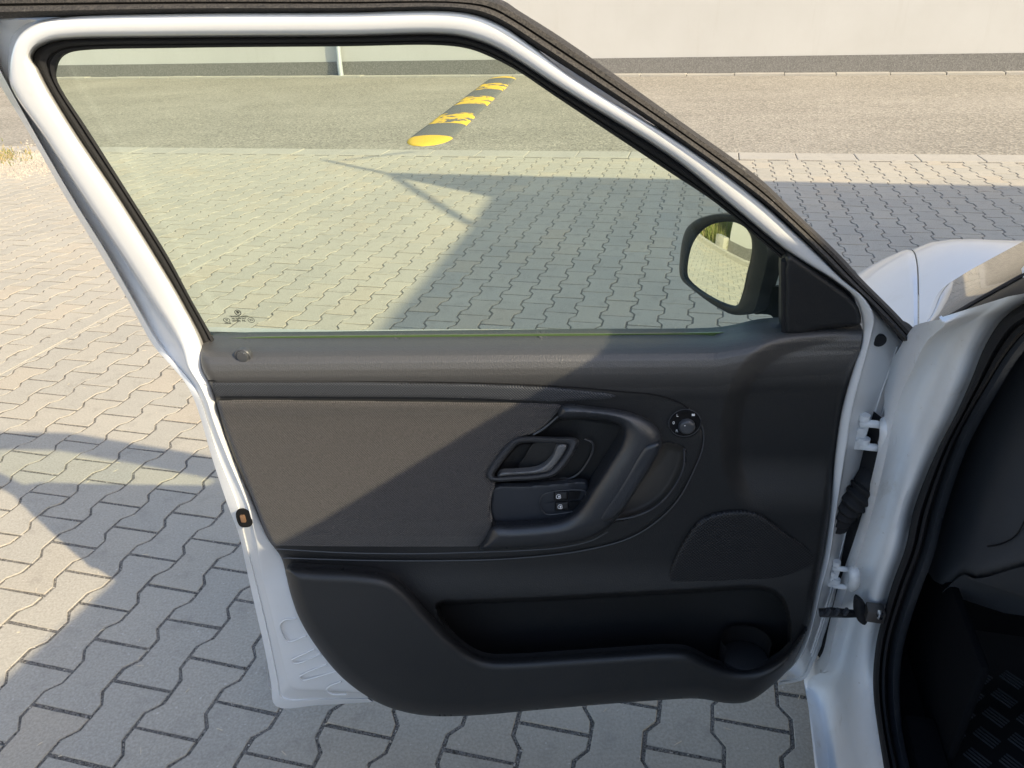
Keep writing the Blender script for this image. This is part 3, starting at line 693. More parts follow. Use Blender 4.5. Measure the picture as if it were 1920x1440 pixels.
for dy, w in ((-6.5, -.058), (-5, -.053), (-2, -.052), (2, -.046), (6, -.05)): loops.append(dpos_up(bl[:, 0], bl[:, 1]+dy, w))
loft('belt_seal', loops, M['edge'], door)

# --- inner trim panel
OUT = [(383,643),(377,660),(379,690),(391,715),(401,745),(413,790),(441,870),(472,940),(502,1010),(527,1045),(537,1080),(547,1120),(562,1160),(592,1210),(642,1270),(702,1313),(747,1331),(800,1341),(880,1341),(1010,1330),(1140,1319),(1250,1311),(1310,1309),(1370,1318),(1404,1315),(1442,1290),(1482,1250),(1511,1190),(1526,1120),(1541,1050),(1553,980),(1567,850),(1581,763),(1602,690),(1613,650),(1615,611),(1600,606),(1560,607),(1480,610),(1430,614),(1380,625),(1340,630),(1100,632),(900,634),(600,637),(400,640)]
TEAR = [(393,714),(640,714),(900,718),(1040,724),(1160,734),(1240,743),(1290,765),(1316,798),(1319,832),(1300,884),(1270,938),(1230,978),(1180,1008),(1100,1030),(1000,1043),(900,1049),(700,1050),(524,1044)]
DISH = [(1625,612),(1540,626),(1460,652),(1405,696),(1378,756),(1370,830),(1380,900),(1408,955),(1460,985),(1530,985),(1600,960),(1640,800)]
RIM = [(536,1066),(600,1066),(680,1070),(730,1080),(765,1105),(800,1143),(850,1195),(885,1222),(915,1233),(960,1234),(1060,1228),(1180,1220),(1250,1216),(1290,1219),(1340,1243),(1380,1254),(1420,1251),(1458,1234),(1488,1206),(1514,1178)]
HOLE = [(822,1136),(870,1131),(1000,1126),(1150,1118),(1300,1110),(1400,1104),(1440,1108),(1464,1124),(1476,1160),(1478,1200),(1470,1240),(1420,1275),(1330,1265),(1200,1240),(950,1250),(890,1230)]
tear = spline(TEAR, 5); dish = spline(DISH, 5, True); hole = spline(HOLE, 4, True)
REC = [(1050,775),(1110,778),(1165,788),(1180,800),(1175,830),(1150,868),(1120,915),(1090,958),(1060,976),(1020,984),(930,988),(921,980),(918,955),(921,925),(928,905),(915,898),(916,880),(955,832),(985,818)]
HR = [(1241,832),(1278,836),(1286,848),(1281,878),(1256,924),(1226,952),(1190,968),(1148,978),(1140,972),(1190,905),(1236,846)]
recp = spline(REC, 3, True); hrp = spline(HR, 4, True)
def trim_w(X, Y, d):
    w = np.zeros_like(X)
    yb = np.interp(X, [380, 1340, 1430, 1560, 1615], [638, 630, 614, 607, 607]); t = Y-yb
    pad = np.interp(t, [0, 3, 8, 14, 22, 32, 44, 58, 70, 80, 95, 120, 400, 480], [-.052, -.046, -.034, -.022, -.010, .000, .007, .010, .010, .008, .004, .002, .0, .004])
    w += pad
    w -= .016*(1-dome(d, 16))*sm((Y-650)/40)
    sd = sdf(dish, X, Y); w -= .026*sm(.5-sd/44)*sm((Y-600)/60)*(1-sm((Y-850)/120))
    tp = np.vstack([tear, [(400, 900)]]); st = sdf(tp, X, Y)
    lw_ = sm((Y-770)/60)
    w += (.0015+.0035*lw_)*sm(.5-st/(9+30*(1-lw_)))
    w -= .002*np.exp(-(pdist(tear, X, Y)/3.2)**2)*lw_
    sh = sdf(hole, X, Y); w = np.where(sh < 6, w*(1-sm((6-sh)/7)) + (-.055)*sm((6-sh)/7), w)
    w += .012*sm((Y-1050)/80)*(sh > 0)
    for P_ in (recp, hrp):
        sd = sdf(P_, X, Y); w = np.where(sd < 0, np.minimum(w, w+(-.055-w)*sm(-sd/4)), w)
    return w
trim = relief('trim_panel', OUT, trim_w, M['panel'], door, 2.6, .03)
SIDE = lambda o: rebase(o, DO, DE, -DN, Z)
SIDE(trim)
# front of the map pocket
pk = RIM + [(1511,1190),(1482,1250),(1442,1290),(1404,1315),(1370,1319),(1310,1310),(1250,1312),(1140,1320),(1010,1331),(880,1342),(800,1342),(747,1332),(702,1314),(642,1271),(592,1211),(562,1161),(547,1121),(538,1085)]
rim = spline(RIM, 5)
def pk_w(X, Y, d):
    dr = pdist(rim, X, Y)
    w = .016+.036*dome(d, 26)+.012*sm(dr/140)-.014*sm((Y-1200)/150)
    w += -.010*np.exp(-((X-1390)/60)**2-((Y-1275)/40)**2)*0
    return w
SIDE(relief('map_pocket', pk, pk_w, M['trim'], door, 3.0, .010, k=4))
# cup holder at the front of the pocket
A = np.linspace(0, 2*math.pi, 25)[:-1]; cc = dpos(1394, 1232, -.008)
cup = loft('cup_holder', [np.array([cc+DE*math.cos(a)*rr+DN*math.sin(a)*rr*.8+Z*z for a in A]) for rr, z in ((.042, -.004), (.040, .004), (.030, .006), (.0, .006))], M['trim'], door, wrap=True)
B_ = np.linspace(R(150), R(390), 20); loft('cup_holder_wall', [np.array([cc+DE*math.cos(a)*.043+DN*math.sin(a)*.034+Z*z for a in B_]) for z in (-.004, .03, .042)], M['hole'], door)
# dotted strip along the top of the insert
SIDE(relief('dotted_strip', [(398,718),(500,718),(640,718),(800,720),(900,722),(1040,728),(1140,738),(1155,743),(1140,748),(1040,753),(900,747),(800,745),(640,744),(500,743),(406,743),(400,736)], lambda X, Y, d: .0105+.0012*dome(d, 5)-.0045*sm((X-960)/190), M['dots'], door, 3, .01, k=1))
# fabric
FAB = [(408,752),(420,749),(640,750),(900,754),(1040,757),(1054,761),(1046,774),(1008,808),(975,822),(955,832),(930,862),(914,888),(918,900),(928,905),(922,930),(919,960),(923,985),(912,1012),(897,1029),(860,1032),(780,1033),(640,1031),(560,1028),(516,1024),(500,1000),(470,925),(440,850),(416,785)]
def fab_w(X, Y, d):
    p = np.interp(Y, [745, 757, 764, 771, 779, 790, 840, 920, 975, 1005, 1020, 1035], [.006, .0105, .0118, .0108, .0085, .0075, .0095, .016, .020, .015, .008, -.001])
    return p-.008*(1-dome(d, 9))
SIDE(relief('fabric_insert', FAB, fab_w, M['fabric'], door, 2.2, .012, k=3))
# recess around the handle and switches
REC = [(1050,775),(1110,778),(1165,788),(1180,800),(1175,830),(1150,868),(1120,915),(1090,958),(1060,976),(1020,984),(930,988),(921,980),(918,955),(921,925),(928,905),(915,898),(916,880),(955,832),(985,818)]
def rec_w(X, Y, d):
    w = -.032*dome(d, 14)+.006
    sd = sdf(np.array([(925, 915), (1000, 908), (1060, 900), (1110, 915), (1130, 960), (1060, 990), (920, 995), (915, 950)], float), X, Y)
    return w+.011*sm(.5-sd/10)
SIDE(relief('handle_recess', REC, rec_w, M['trim'], door, 2.5, .012, k=3))
# armrest with pull grip
ARM = [(1054,759),(1110,762),(1165,769),(1205,781),(1230,798),(1241,820),(1240,838),(1226,866),(1195,915),(1165,962),(1140,990),(1110,1008),(1060,1020),(1000,1026),(940,1029),(899,1030),(909,1014),(924,987),(960,985),(1020,980),(1056,973),(1084,955),(1112,912),(1140,868),(1163,830),(1168,806),(1160,796),(1110,786),(1047,784),(1046,774)]
def arm_w(X, Y, d):
    fl = sm((Y-940)/60)*(1-sm((X-1110)/60))
    return .002+.012*dome(d, 5)+.024*dome(d, 34)+.012*sm((Y-770)/180)
SIDE(relief('armrest', ARM, arm_w, M['armrest'], door, 2.2, .03, k=4))
GR = [(1199,848),(1212,834),(1236,830),(1238,840),(1226,866),(1195,915),(1166,958),(1146,975),(1130,979),(1121,972),(1128,955),(1160,908)]
SIDE(relief('pull_grip', GR, lambda X, Y, d: .036+.010*dome(d, 12)+.004*sm((Y-850)/100), M['armrest'], door, 2, .03, k=4))
HR = [(1241,832),(1278,836),(1286,848),(1281,878),(1256,924),(1226,952),(1190,968),(1148,978),(1140,972),(1190,905),(1236,846)]
SIDE(relief('grip_recess', HR, lambda X, Y, d: .006-.032*dome(d, 16), M['recess'], door, 2.2, .004, k=4))
gl = spline([(1283,842),(1281,878),(1256,924),(1226,952),(1190,968),(1150,975)], 6); tube('grip_recess_edge', dpos(gl[:, 0], gl[:, 1], .0075), .0018, M['satin'], door, 8)
# thin bright edge lines of the insert
for ln, w in (([(530,1046),(700,1051),(900,1050),(1000,1044),(1100,1031),(1180,1009),(1230,979),(1270,939),(1300,885),(1319,833),(1316,799),(1291,766)], .004), ([(518,1029),(640,1036),(780,1038),(897,1035),(1000,1031),(1060,1025),(1110,1013),(1140,997)], .005)):
    g_ = spline(ln, 6); tube('trim_bead', dpos(g_[:, 0], g_[:, 1], w), .0013, M['satin'], door, 6)
g_ = spline([(391,714),(640,714),(900,718),(1040,724),(1160,734),(1240,743),(1290,765),(1315,797)], 8); tube('trim_seam', dpos(g_[:, 0], g_[:, 1], np.interp(g_[:, 0], [390, 900, 1315], [.0085, .0078, .0035])), .0011, M['hole'], door, 6)
# inside handle: bezel, cup and lever
BZ = [(912,886),(918,874),(951,832),(966,821),(985,818),(1040,819),(1079,821),(1085,826),(1080,842),(1060,874),(1040,892),(1010,899),(960,902),(926,903),(914,898)]
BI = [(927,890),(934,878),(962,842),(972,833),(988,830),(1040,831),(1060,832),(1065,835),(1061,845),(1043,870),(1028,883),(1006,888),(960,891),(936,893),(928,893)]
bo = spline(BZ, 4, True); bi = spline(BI, 4, True); loops = []
for t, w in ((0, -.012), (0, .004), (.1, .012), (.3, .0165), (.65, .016), (.9, .010), (1, .002), (1, -.014)):
    q = bo*(1-t)+bi*t; loops.append(dpos(q[:, 0], q[:, 1], w))
loft('handle_bezel', loops, M['satin'], door, wrap=True)
SIDE(relief('handle_cup', BI, lambda X, Y, d: -.006-.034*dome(d, 14)*sm(1.3-np.abs(X-985)/110), M['hole'], door, 2, .002, k=4))
LV = [(1046,833),(1064,834),(1060,847),(1046,868),(1030,884),(1008,889),(960,892),(932,894),(938,886),(960,884),(1002,880),(1020,872),(1036,855)]
SIDE(relief('door_handle', LV, lambda X, Y, d: .006+.007*dome(d, 7), M['lever'], door, 1.6, .008, k=4))
SIDE(relief('handle_blade', [(1000,832),(1046,833),(1036,855),(1020,872),(1002,880),(972,876),(985,855)], lambda X, Y, d: -.014+.010*sm((X-970)/80), M['trim'], door, 2, .003, k=3))
for ln, w in (([(1096,823),(1110,830),(1112,842),(1102,866),(1082,890),(1055,901),(1010,906),(930,912)], -.016), ([(1056,772),(1020,803),(1000,815)], .004)):
    g_ = spline(ln, 6); tube('recess_edge', dpos(g_[:, 0], g_[:, 1], w), .0019, M['satin'], door, 6)
# window switches on their plate
SIDE(relief('switch_plate', [(926,914),(990,910),(1060,905),(1098,903),(1103,912),(1096,935),(1078,960),(1055,972),(1000,977),(930,979),(922,970),(921,930)], lambda X, Y, d: .002+.004*dome(d, 6)-.006*sm((X-1060)/30), M['plate'], door, 2.2, .006, k=4))
ring_ = spline([(1016,955),(1012,945),(1016,930),(1030,923),(1090,919),(1098,922),(1098,934)], 5); tube('switch_surround', dpos(ring_[:, 0], ring_[:, 1], .0075), .0009, M['satin'], door, 6)
l2 = spline([(1016,956),(1024,964),(1050,963),(1074,959)], 5); tube('switch_surround', dpos(l2[:, 0], l2[:, 1], .0075), .0011, M['satin'], door, 6)
for y0 in (923, 942):
    dx = 2 if y0 > 930 else 0
    sw = relief('window_switch', [(1040+dx,y0),(1064+dx,y0-1),(1065+dx,y0+14),(1040+dx,y0+16)], lambda X, Y, d: .009+.002*dome(d, 4)+.003*sm((Y-y0)/16), M['black'], door, 1.5, .008, k=1, raw=True)
    relief('switch_rocker', [(1018+dx,y0+2),(1038+dx,y0),(1038+dx,y0+16),(1016+dx,y0+17)], lambda X, Y, d: .006+.003*sm((X-1012)/30), M['plate'], door, 1.5, .006, k=1, raw=True)
    relief('switch_rocker', [(1067+dx,y0-1),(1090-y0*0,y0-2),(1084,y0+12),(1067+dx,y0+14)], lambda X, Y, d: .008-.006*sm((X-1066)/26), M['black'], door, 1.5, .006, k=1, raw=True)
    cx, cy = 1047+dx*1.5, y0+8
    ic = spline([(cx-3.5,cy+3),(cx-3.5,cy-1),(cx-1.5,cy-3.2),(cx+3,cy-3.2),(cx+4,cy),(cx+4,cy+3)], 3, True); tube('switch_icon', np.vstack([dpos(ic[:, 0], ic[:, 1], .0148), dpos(ic[:1, 0], ic[:1, 1], .0148)]), .0005, M['white'], door, 5, False)
    relief('switch_icon', [(cx-.5,cy-1.5),(cx+2.6,cy-1.5),(cx+2.6,cy+2),(cx-.5,cy+2)], lambda X, Y, d: .0148+0*X, M['white'], door, 1.2, 0, raw=True)
# mirror adjuster dial
def disc(name, px, py, w0_, prof_, m, parent, sides=32, ex=DE, ey=Z, nn=DN):
    c = dpos(px, py, w0_); lp = [np.array([c+nn*h+ex*math.cos(a)*r+ey*math.sin(a)*r for a in np.arange(sides)*2*math.pi/sides]) for r, h in prof_]
    return loft(name, lp, m, parent, wrap=True, cap=True)
disc('mirror_adjuster_base', 1284, 793, .004, [(.0235, 0), (.0235, .004), (.0225, .0055), (.0212, .0045), (.012, .0045)], M['hole'], door)
disc('mirror_adjuster_knob', 1287, 797, .007, [(.0120, 0), (.0118, .006), (.0104, .0085), (.0085, .0095), (.004, .0092)], M['knob'], door)
ring('mirror_adjuster_highlight', dpos(1284, 793, .0088), .0236, .0013, M['satin'], door, DE, Z)  # lighter ring put in as the highlight round the dial
UPV = Z
for s_, px, py, sz, in (('L', 1270, 779, .0062), ('0', 1263, 793, .0066), ('R', 1269, 808, .0062)): text('dial_mark', s_, sz, dpos(px, py, .0092), DE, UPV, M['white'], door)
relief('dial_mark', [(1297,776),(1303,776),(1303,780),(1297,780)], lambda X, Y, d: .0091+0*X, M['white'], door, 2, 0, raw=True)
disc('dial_dot', 1284, 798, .0162, [(.0009, 0), (.0009, .0006)], M['white'], door, 10)
# lock pin
disc('lock_pin_collar', 457, 667, -.002, [(.0125, -.004), (.0125, .004), (.0112, .0052), (.0096, .0046)], M['knob'], door)
disc('lock_pin', 457, 666, -.001, [(.0092, 0), (.0090, .0048), (.0080, .0066), (.005, .0072), (.0018, .0072)], M['knob'], door)
disc('lock_pin_glint', 456.5, 663, .0066, [(.0011, 0), (.0008, .0006)], M['chrome'], door, 10)  # chrome dot placed as the pin's highlight
# speaker grille
SIDE(relief('speaker_grille', [(1254,1086),(1262,1056),(1288,1008),(1312,978),(1348,963),(1400,960),(1432,970),(1472,1000),(1516,1028),(1526,1044),(1522,1068),(1508,1080),(1400,1090),(1274,1099),(1258,1096)], lambda X, Y, d: .006+.003*dome(d, 8)-.006*sm((X-1440)/90), M['grille'], door, 3.5, .004, k=4))
# mirror sail (inner corner cover)
SIDE(relief('mirror_sail', [(1472,486),(1479,477),(1490,482),(1540,517),(1590,553),(1610,577),(1614,606),(1600,612),(1540,618),(1474,628),(1470,600),(1471,540)], lambda X, Y, d: -.032+.012*dome(d, 10)-.010*sm((X-1505)/20)*0, M['trim'], door, 3, .03, k=2))
tube('mirror_sail_edge', dpos(np.full(9, 1473.), np.linspace(487, 624, 9), -.03), .006, M['rubber'], door, 8)
# bump stop on the front flange
disc('bump_stop', 1648, 637, -.040, [(.0095, 0), (.0095, .003), (.0085, .0045), (.005, .003), (.002, .003)], M['rubber'], door, 20)

# --- door mirror
MN = -DE*.836+DN*.548+Z*.07; MN = MN/np.linalg.norm(MN); MX = np.cross(Z, MN); MX /= np.linalg.norm(MX)      # MX runs to the right in the picture
MC = dpos(1347, 497, -.20); RC = 1.15
def mpt(px, py, off):
    d = ray(px, py); t = ((MC-CAM)@MN+off)/(d@MN); return CAM+d*np.asarray(t)[..., None]
HO = np.array([(1274,513),(1275,480),(1280,447),(1288,427),(1305,412),(1330,403),(1353,400),(1380,404),(1408,424),(1438,455),(1442,480),(1437,513),(1429,542),(1423,565),(1416,586),(1400,590),(1383,591),(1370,589),(1355,582),(1330,567),(1292,538),(1279,526)], float)
GO = np.array([(1283,507),(1288,480),(1297,458),(1312,437),(1333,422),(1357,416),(1378,417),(1397,427),(1407,442),(1410,458),(1409,480),(1402,510),(1395,542),(1388,563),(1384,571),(1378,573),(1367,571),(1333,557),(1300,537),(1287,525),(1283,517)], float)
ho = spline(HO, 6, True); go0 = spline(GO, 6, True)
def resamp(P, n):
    Q = np.vstack([P, P[:1]]); L = np.r_[0, np.cumsum(np.linalg.norm(np.diff(Q, axis=0), axis=1))]; t = np.linspace(0, L[-1], n+1)[:-1]
    return np.c_[np.interp(t, L, Q[:, 0]), np.interp(t, L, Q[:, 1])]
def by_angle(P, c, n=96):
    a = np.arctan2(P[:, 1]-c[1], P[:, 0]-c[0]); o_ = np.argsort(a); a = a[o_]; Q = P[o_]; t = np.linspace(-math.pi, math.pi, n+1)[:-1]
    return np.c_[np.interp(t, a, Q[:, 0], period=2*math.pi), np.interp(t, a, Q[:, 1], period=2*math.pi)]
mc = np.array([1347., 497.]); ho = by_angle(ho, mc); go = by_angle(go0, mc)
hc = mpt(ho[:, 0], ho[:, 1], 0.); gc = mpt(go[:, 0], go[:, 1], -.0015); mcen = hc.mean(0)
loops = [gc-MN*.012, gc]
for t, off in ((.08, .0015), (.25, .0035), (.6, .004), (.9, .003), (1, -.002)): q = go*(1-t)+ho*t; loops.append(mpt(q[:, 0], q[:, 1], off))
for a, b in ((1.0, .012), (.99, .03)): loops.append(mcen+(hc-mcen)*a-MN*b)
smir = loft('side_mirror', loops, M['black'], car, wrap=True, angle=50); tag(smir, 'black and white door mirror outside the window')
loops = [mcen+(hc-mcen)*a-MN*b for a, b in ((.995, .028), (.97, .05), (.88, .075), (.7, .092), (.4, .1), (.02, .103))]
loft('mirror_cap', loops, M['paint'], smir, wrap=True)
gcen = gc.mean(0); rr = [1, .85, .7, .55, .4, .25, .1, .01]; loops = []
for a in rr:
    q = gcen+(gc-gcen)*a; r2 = ((q-gcen)**2).sum(1); loops.append(q+MN*(.0028-(r2/(2*RC)))[:, None])
loft('mirror_glass', loops, M['mirror'], smir, wrap=True)
ft = [(1424,543),(1468,541),(1471,575),(1471,618),(1456,606),(1446,592),(1430,589),(1414,588)]
fp = spline(ft, 4, True); fa = dpos(fp[:, 0], fp[:, 1], -.13); lps = [fa, fa-DN*.02, fa.mean(0)+(fa-fa.mean(0))*.9-DN*.06]
loft('mirror_foot', lps, M['black'], smir, wrap=True, cap=True)

# ------------------------------------------------------------------ car body beside the door
J0 = [(1975,540),(1925,565),(1880,597),(1847,647),(1820,713),(1790,780),(1760,837),(1713,953),(1697,1027),(1673,1093),(1657,1147),(1643,1203),(1637,1260),(1638,1310),(1647,1377),(1657,1440),(1675,1560)]
J1 = [(1890,556),(1860,580),(1815,612),(1782,665),(1757,735),(1733,790),(1708,850),(1677,960),(1657,1030),(1636,1090),(1616,1145),(1596,1205),(1580,1262),(1566,1310),(1567,1380),(1570,1445),(1580,1570)]
J2 = [(1768,594),(1772,606),(1738,640),(1712,690),(1684,755),(1672,800),(1660,860),(1634,965),(1612,1035),(1594,1085),(1576,1140),(1562,1200),(1546,1256),(1516,1275),(1524,1360),(1533,1440),(1545,1560)]
j0 = spline(J0, 5); j1 = spline(J1, 5); j2 = spline(J2, 5); nj = len(j0)
c0 = np.full(nj, .36); c1 = np.full(nj, .328); c2 = np.full(nj, .292)
loops = [body_pt(j0[:, 0], j0[:, 1], c0)+RT*.008, body_pt(j0[:, 0], j0[:, 1], c0)]
for t in (.12, .3, .5, .7, .88, 1):
    q = j0*(1-t)+j1*t; loops.append(body_pt(q[:, 0], q[:, 1], c0+(c1-c0)*t-.006*math.sin(math.pi*t)))
for t in (.08, .2, .4, .6, .8, .94, 1):
    q = j1*(1-t)+j2*t; loops.append(body_pt(q[:, 0], q[:, 1], c1+(c2-c1)*(t**1.2)+.004*math.sin(math.pi*t)))
E_ = loops[-1]
ex_ = np.interp(np.arange(nj)/5, [0, 1, 2, 4, 5, 20], [.0, .01, .05, .08, .03, .03])[:, None]; loops += [E_+HD*.004-RT*.001, E_+HD*ex_*.4-RT*.003, E_+HD*ex_-RT*.004]
body = loft('body_side', loops, M['jamb'], car, angle=55); tag(body, 'white front pillar and sill of the door opening')
# dark shut gap behind the jamb and the wing beyond it
EL = E_[26:62]; lps = [EL+HD*.031+RT*.002, EL+HD*.05-RT*.008, EL+HD*.12-RT*.04]
loft('wing_liner', lps, M['rubber'], car)
# door seal around the opening
JI = [(2035,575),(1985,600),(1925,620),(1888,660),(1850,720),(1815,780),(1785,840),(1745,957),(1727,1030),(1703,1095),(1684,1150),(1669,1205),(1662,1260),(1662,1310),(1670,1377),(1683,1440),(1700,1560)]
ji = spline(JI, 5); loops = []
for t, dc in ((0, .0), (.04, -.010), (.22, -.017), (.45, -.017), (.55, -.010), (.6, -.009), (.68, -.013), (.88, -.012), (1, .0), (1.02, .02)):
    q = j0*(1-t)+ji*t; loops.append(body_pt(q[:, 0], q[:, 1], .364+.012*t+dc))
loft('door_seal', loops, M['rubber'], car)
JK = ji+np.array([26., 6.]); loops = []
for t, dc in ((0, .0), (.1, -.006), (.5, -.010), (.9, -.006), (1, .01), (1, .05)):
    q = ji*(1-t)+JK*t; loops.append(body_pt(q[:, 0], q[:, 1], .385+.02*t+dc))
loft('opening_trim', loops, M['interior'], car)
# interior: dashboard end, footwell, floor mat
def bpos(c): return lambda X, Y, w: body_pt(X, Y, c+w)
DASH = [(1762,930),(1800,840),(1850,735),(1905,640),(1990,590),(2010,800),(2000,1050),(1920,1062),(1830,1085),(1806,1078),(1768,1109),(1726,1072),(1742,990)]
relief('dashboard_end', DASH, lambda X, Y, d: .0-.02*dome(d, 30)+.035+.05*sm((Y-950)/200)*0, M['interior'], car, 5, 0, pos=bpos(.43), k=2)
gl = spline([(1922,975),(1908,1000),(1890,1014),(1868,1022),(1852,1024)], 5); tube('fuse_cover_edge', body_pt(gl[:, 0], gl[:, 1], .441), .0012, M['black'], car, 6)
gl = spline([(1768,1108),(1806,1078),(1830,1085),(1920,1062),(2000,1050)], 6); lps = [body_pt(gl[:, 0], gl[:, 1], .445), body_pt(gl[:, 0], gl[:, 1], .45)+Z*-.004, body_pt(gl[:, 0], gl[:, 1], .45)+RT*.10-Z*.03, body_pt(gl[:, 0], gl[:, 1], .45)+RT*.4-Z*.05+HD*.02]
loft('dashboard_underside', lps, M['interior'], car)
gl = spline([(1862,730),(1890,690),(1930,760)], 5)
def cbox(name, c, s, z, hc, hs, hz, m, parent=car, bev=.01): return box(name, c*RT+s*HD+z*Z, RT*hc, HD*hs, Z*hz, m, parent, bev)
cbox('floor', 1.1, .35, .275, .72, 1.0, .01, M['carpet'])
cbox('bulkhead', 1.1, 1.36, .54, .70, .01, .28, M['carpet'])
cbox('kick_panel', .458, 1.12, .40, .008, .24, .13, M['carpet'])
cbox('sill_trim', .425, .2, .30, .025, .75, .03, M['carpet'], bev=.012)
for c_ in (.462, .492, .522): cbox('foot_rest_rib', c_, 1.19, .43, .0135, .012, .13, M['mat'], bev=.004)
cbox('foot_rest', .492, 1.212, .42, .05, .012, .15, M['carpet'], bev=.008)
mat_ = cbox('floor_mat', .70, .78, .297, .24, .42, .004, M['mat'], bev=.003)
rv = [];
ribm = box_mesh((0, 0, 0), (.017, 0, 0), (0, .0011, 0), (0, 0, .0016), .0005); rm = bpy.data.meshes.new('mat_rib'); ribm.to_mesh(rm); ribm.free(); rm.materials.append(M['matrib'])
for a in range(9):
    for b in range(14):
        cc_ = .48+a*.052+(b % 2)*.026; ss_ = .50+b*.045
        for q in range(4):
            p = cc_*RT+ss_*HD+(q-1.5)*.0068*(RT*.707+HD*.707); o = bpy.data.objects.new('mat_rib', rm); link(o, mat_)
            o.matrix_world = Matrix.Translation((p[0], p[1], .3025)) @ Matrix.Rotation(R(-15.3-45), 4, 'Z')
# wing and bonnet
def hood_z(c, s):
    zt = .944-.02*(s-1.15)-.574*np.maximum(0, s-1.55)**2-2.54*np.maximum(0, .587-c)**2-.4*np.maximum(0, c-1.2)**2
    q = np.clip((.37-c)/.11, 0, 1); return zt-.10*q**3
gap = lambda s: .40+.18*(s-1.35)
def hood_surf(name, cl, ch, sl, sh, m, n=24, k=24):
    V = []
    for u in np.linspace(0, 1, k):
        for v in np.linspace(0, 1, n):
            s = sl+(sh-sl)*u; a, b = cl(s), ch(s); c = a+(b-a)*v; z = hood_z(c, s); e_ = min(v, 1-v)
            V.append(c*RT+s*HD+(z-(.006 if e_ == 0 else 0))*Z)
    return obj(name, np.array(V), grid_faces(k, n), m, car)
hood_surf('front_wing', lambda s: .262, lambda s: gap(s)-.001, 1.10, 2.35, M['paint'])
hood_surf('bonnet', lambda s: gap(s)+.0015, lambda s: 1.79-gap(s), 1.18, 2.35, M['paint'])
wl = np.linspace(1.10, 2.35, 12); loft('wing_side', [np.array([.262*RT+s*HD+hood_z(.262, s)*Z for s in wl]), np.array([.255*RT+s*HD+(hood_z(.262, s)-.06)*Z for s in wl]), np.array([.25*RT+s*HD+.55*Z for s in wl]), np.array([.27*RT+s*HD+.25*Z for s in wl])], M['paint'], car)
# windscreen edge, its black moulding and the front pillar cover
WL = [(1737,612),(1775,592),(1830,560),(1880,532),(1930,504),(2000,462)]; WU = [(1741,590),(1760,548),(1805,515),(1860,484),(1930,446),(2010,400)]
wlo = spline(WL, 5); wup = spline(WU, 5); nw = len(wlo); tt = np.linspace(0, 1, nw)
loops = []
for t in np.linspace(0, 1, 9):
    q = wlo*(1-t)+wup*t; loops.append(body_pt(q[:, 0], q[:, 1], .372+.012*tt+.05*t**1.6))
ws = loft('windscreen', loops, M['glassdark'], car)
wg = []
for t in np.linspace(0, 1, 7): wg.append(np.array([(.47+.02*t+(1.26-.06*t)*v)*RT+(1.22-.47*t+.10*math.sin(math.pi*v)*(1-.6*t))*HD+(.955+.475*t+.03*math.sin(math.pi*v))*Z for v in np.linspace(0, 1, 13)]))
loft('windscreen_pane', wg, M['glass'], car)
for a_, b_ in (((.405, .95, 1.10), (.50, .74, 1.405)), ((1.80, 1.15, .95), (1.70, .74, 1.405))):
    A_ = np.array([np.array(a_)*(1-t)+np.array(b_)*t for t in np.linspace(0, 1, 6)]); tube('front_pillar', np.array([c_*RT+s_*HD+z_*Z for c_, s_, z_ in A_]), .032, M['paint'], car, 10)
ML = [(1741,615),(1779,598),(1834,566),(1884,538),(1934,510),(2004,468)]; mlo = spline(ML, 5); loops = []
for t, dc in ((0, .002), (.2, -.004), (.8, -.004), (1, .002)):
    q = wlo*(1-t)+mlo*t; loops.append(body_pt(q[:, 0], q[:, 1], .370+.012*tt+dc))
loft('windscreen_moulding', loops, M['rubber'], car)
PL = [(1742,618),(1757,620),(1772,620),(1794,613),(1840,592),(1874,579),(1934,570),(2014,550)]
pl = spline(PL, 5); ml2 = resamp(np.vstack([mlo]), len(pl)) if False else np.c_[np.interp(np.linspace(0, 1, len(pl)), np.linspace(0, 1, nw), mlo[:, 0]), np.interp(np.linspace(0, 1, len(pl)), np.linspace(0, 1, nw), mlo[:, 1])]
loops = []; t2_ = np.linspace(0, 1, len(pl))
for t, dc in ((0, .0), (.1, -.003), (.5, -.006), (.9, -.002), (1, .006)):
    q = ml2*(1-t)+pl*t; loops.append(body_pt(q[:, 0], q[:, 1], .370+.01*t2_+dc-.006*t))
loft('pillar_cover', loops, M['black'], car)
relief('pillar_gap', [(1726,630),(1744,604),(1800,588),(1850,566),(1930,545),(1960,560),(1930,580),(1850,604),(1790,626),(1745,645)], lambda X, Y, d: .0+0*X, M['hole'], car, 5, 0, pos=bpos(.392), k=2)  # dark filler sheet standing for the shade in the gap
# --- hinges
def dbox(name, px, py, w, hx, hz, hw, m, parent, bev=.002, rot=0.):
    ex = DE*math.cos(rot)+Z*math.sin(rot); ez = -DE*math.sin(rot)+Z*math.cos(rot); return box(name, dpos(px, py, w), ex*hx, DN*hw, ez*hz, m, parent, bev)
def hinge(px, py, sc):
    h = dbox('hinge', px, py, -.052, .008*sc, .026*sc, .006, M['jamb'], car, .003, -.12)
    q = lambda dx, dy, w: dpos(px+dx*sc, py+dy*sc, w)
    for dy in (-24, 22):
        P = spline([q(2, dy, -.048), q(18, dy+2, -.042), q(36, dy+4, -.044), q(48, dy+8, -.05)], 4); tube('hinge_arm', P, [.0065*sc]*len(P), M['jamb'], h, 8)
        a = dpos(px+8*sc, py+dy*sc-5, -.045); tube('hinge_pin', [a, a+Z*.009], .0085*sc, M['jamb'], h, 12)
    P = spline([q(50, -28, -.044), q(56, -12, -.026), q(56, 10, -.025), q(49, 30, -.04)], 5); tube('hinge_leaf', P, np.interp(np.linspace(0, 1, len(P)), [0, .3, .8, 1], [.008, .0125, .0135, .009])*sc, M['jamb'], h, 12)
_h = hinge
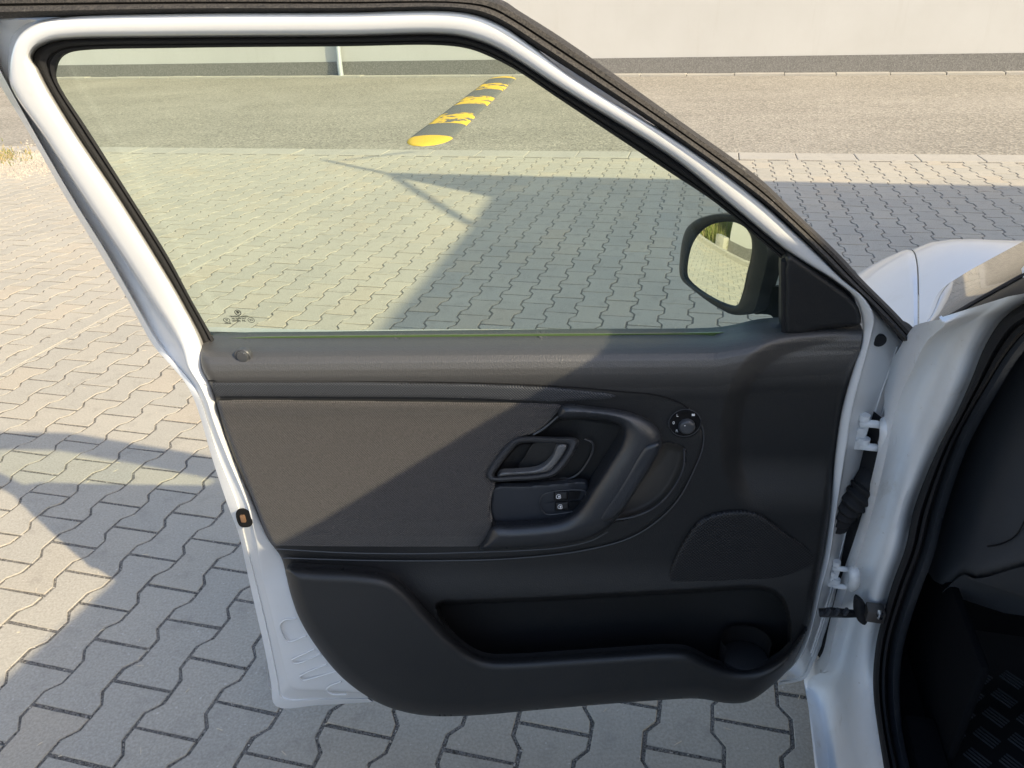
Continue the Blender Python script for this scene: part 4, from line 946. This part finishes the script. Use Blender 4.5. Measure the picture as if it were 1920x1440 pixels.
def hinge(px, py, sc):
    _h(px, py, sc)
    for dy in (-10, 10): tube('hinge_bolt', [dpos(px-1, py+dy*sc, -.047), dpos(px-1, py+dy*sc, -.047)+DN*.005], .0055*sc, M['jamb'], bpy.data.objects[[o.name for o in bpy.data.objects if o.name.startswith('hinge') and '_' not in o.name][-1]], 6)
hinge(1612, 815, .95); hinge(1562, 1082, .72)
# --- corrugated cable boot
ax = spline([(1566,985,-.055),(1580,960,-.045),(1602,938,-.04),(1624,915,-.045),(1640,893,-.055)], 14); P = np.array([dpos(a[0], a[1], a[2]) for a in ax]); tq = np.linspace(0, 1, len(P))
rad = .017+.008*tq+.0032*np.sin(tq*2*math.pi*9)*(tq < .75)
tube('cable_boot', P, rad, M['rubber'], car, 14)
ax = spline([(1632,900,-.055),(1630,940,-.05),(1622,980,-.05),(1612,1010,-.055)], 5); P = np.array([dpos(a[0], a[1], a[2]) for a in ax]); tube('cable_boot_cover', P, np.linspace(.020, .012, len(P)), M['rubber'], car, 12)
# --- door check strap
strap = tube('check_strap', [dpos(1536, 1149, -.02), dpos(1560, 1148, -.018), dpos(1585, 1150, -.018), dpos(1610, 1151, -.022)], [.0075, .0085, .0075, .006], M['black'], car, 8)
for t in (0, 1, 2): dbox('strap_ridge', 1552+t*17, 1147, -.011, .0025, .0065, .004, M['satin'], strap, .001, -.3)
bt = spline([(1608,1124),(1622,1134),(1629,1152),(1622,1172),(1608,1163),(1604,1145)], 3, True); a = dpos(bt[:, 0], bt[:, 1], -.012); loft('strap_boot', [a-DN*.012, a, a.mean(0)+(a-a.mean(0))*.4+DN*.006], M['rubber'], strap, wrap=True, cap=True)
box('strap_bracket', body_pt(1640, 1149, .335), RT*.014, HD*.012, Z*.012, M['metal'], strap, .003)
box('strap_bolt', body_pt(1650, 1153, .326), RT*.004, HD*.0055, Z*.0055, M['chrome'], strap, .002)
# --- roof and rear of the car, out of the picture
def cl(c, s, z): return c*RT+s*HD+z*Z
rl = []
for d_, z_ in ((.03, 1.385), (.0, 1.42), (.03, 1.445), (.14, 1.47), (.62, 1.495), (1.1, 1.47), (1.21, 1.445), (1.24, 1.42)): rl.append(np.array([cl(.463+.056*s*(1-d_/.62)+d_, s, z_-.012*((s+.7)/1.3)**2) for s in np.linspace(-2.2, .74, 14)]))
loft('roof', rl, M['paint'], car)
cbox('rear_side', .345, -1.5, .72, .02, .75, .40, M['paint'], bev=.03); cbox('far_side', 1.84, -.3, .66, .03, 1.9, .42, M['interior'], bev=.03); cbox('sill', .335, -.2, .2, .045, .9, .07, M['paint'], bev=.02)
cbox('tail_panel', 1.1, -2.22, .8, .72, .03, .5, M['paint'], bev=.03)
